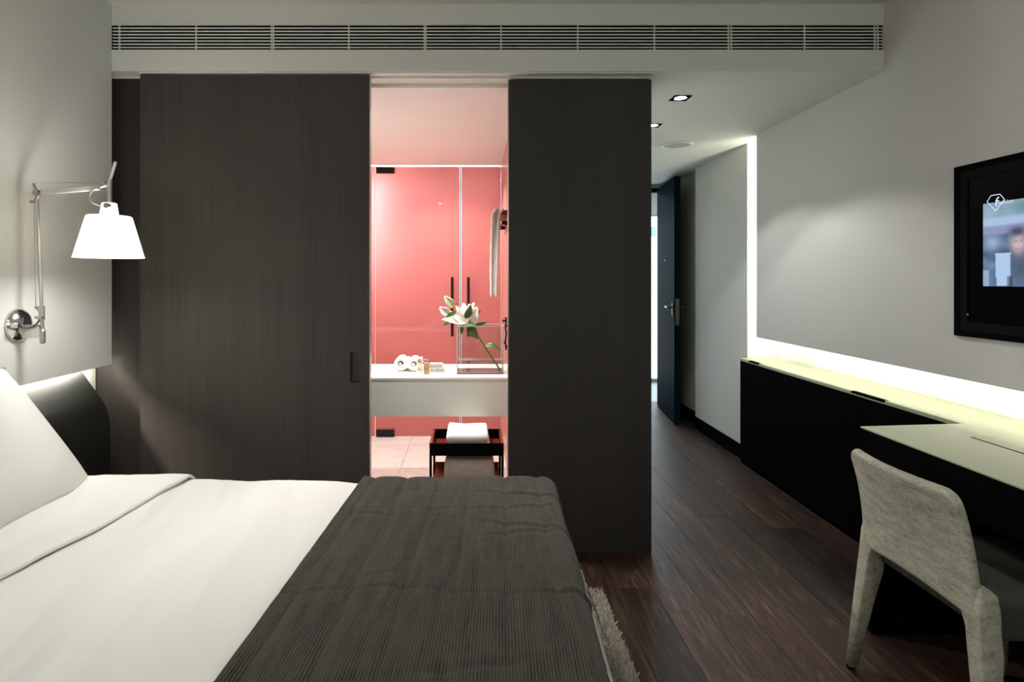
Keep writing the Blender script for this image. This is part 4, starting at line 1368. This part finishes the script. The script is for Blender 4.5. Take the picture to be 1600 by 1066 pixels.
# tray table under the vanity
t = thing('tray_table', 'black square tray table with dark red inside, under the vanity', 'table', (-0.03, 3.01, 0.0))
tx0, tx1, ty0, ty1, tz = -0.2135, 0.1565, 2.865, 3.150, 0.50
m = 0.012
tr = new_obj('tray_base', boxm(tx0, tx1, ty0, ty1, tz - 0.060, tz - 0.050), [M['tray']], t)
new_obj('tray_rim', boxes((tx0, tx1, ty0, ty0 + m, tz - 0.060, tz)), M['black'], t)
new_obj('tray_rim', boxes((tx0, tx1, ty1 - m, ty1, tz - 0.060, tz)), M['black'], t)
new_obj('tray_rim', boxes((tx0, tx0 + m, ty0 + m, ty1 - m, tz - 0.060, tz)), M['tray'], t)
new_obj('tray_rim', boxes((tx1 - m, tx1, ty0 + m, ty1 - m, tz - 0.060, tz)), M['tray'], t)
for lx in (tx0 + 0.006, tx1 - 0.006):
    for ly in (ty0 + 0.006, ty1 - 0.006):
        new_obj('leg', boxm(lx - 0.006, lx + 0.006, ly - 0.006, ly + 0.006, 0.001, tz - 0.060), M['black'], t)
lo = new_obj('lower_tray', boxm(tx0 + 0.013, tx1 - 0.013, ty0 + 0.004, ty1 - 0.004, 0.278, 0.290), M['tray'], t)
for y0 in (ty0 + 0.004, ty1 - 0.014):
    new_obj('lower_rim', boxm(tx0 + 0.013, tx1 - 0.013, y0, y0 + 0.010, 0.290, 0.322), M['tray'], lo)

def folded(name, label, x0, x1, y0, y1, z0, layers, lt, m, group=None, seed=0.0, sag=0.004):
    """A folded towel: a soft block with layered front folds."""
    bm = bmesh.new()
    n, k = 26, 18
    zt = z0 + layers * lt
    def fn(i, j, top):
        u, v = i / n, j / k
        x = x0 + (x1 - x0) * u
        y = y0 + (y1 - y0) * v
        e = min(u, 1 - u, 1) * (x1 - x0)
        e2 = min(v, 1 - v) * (y1 - y0)
        rr = 0.012
        rd = 1.0
        if e < rr: rd *= math.sqrt(max(0, 1 - ((rr - e) / rr) ** 2))
        if e2 < rr: rd *= math.sqrt(max(0, 1 - ((rr - e2) / rr) ** 2))
        mid = (zt + z0) / 2
        half = (zt - z0) / 2
        wv = 0.0035 * noise.noise(Vector((x * 14, y * 14, seed))) - sag * math.sin(PI * u)
        if top: return (x, y, mid + half * (0.35 + 0.65 * rd) + wv * (1 if e2 > 0 else 1))
        return (x, y, mid - half * (0.35 + 0.65 * rd))
    T = [[bm.verts.new(fn(i, j, True)) for j in range(k + 1)] for i in range(n + 1)]
    B = [[bm.verts.new(fn(i, j, False)) for j in range(k + 1)] for i in range(n + 1)]
    for i in range(n):
        for j in range(k):
            bm.faces.new((T[i][j], T[i + 1][j], T[i + 1][j + 1], T[i][j + 1]))
            bm.faces.new((B[i][j], B[i][j + 1], B[i + 1][j + 1], B[i + 1][j]))
        bm.faces.new((B[i][0], B[i + 1][0], T[i + 1][0], T[i][0]))
        bm.faces.new((B[i + 1][k], B[i][k], T[i][k], T[i + 1][k]))
    for j in range(k):
        bm.faces.new((B[0][j + 1], B[0][j], T[0][j], T[0][j + 1]))
        bm.faces.new((B[n][j], B[n][j + 1], T[n][j + 1], T[n][j]))
    o = new_obj(name, bm, m, None, True)
    tag(o, label, 'towel', group)
    return o
g1 = 'folded white towels on the tray table'
folded('folded_towel', 'folded white towel at the bottom of the pile on the tray table', -0.124, 0.090, 2.905, 3.10, tz - 0.0495, 1, 0.042, M['towel'], g1, 1.0, 0.0)
folded('folded_towel', 'folded white towel on top of the pile on the tray table', -0.131, 0.082, 2.895, 3.125, tz - 0.0065, 1, 0.050, M['towel'], g1, 5.0)
folded('bath_towel', 'thick taupe folded bath towel on the lower tray of the table', -0.142, 0.112, 2.89, 3.13, 0.2905, 1, 0.118, M['taupe'], None, 9.0, 0.002)
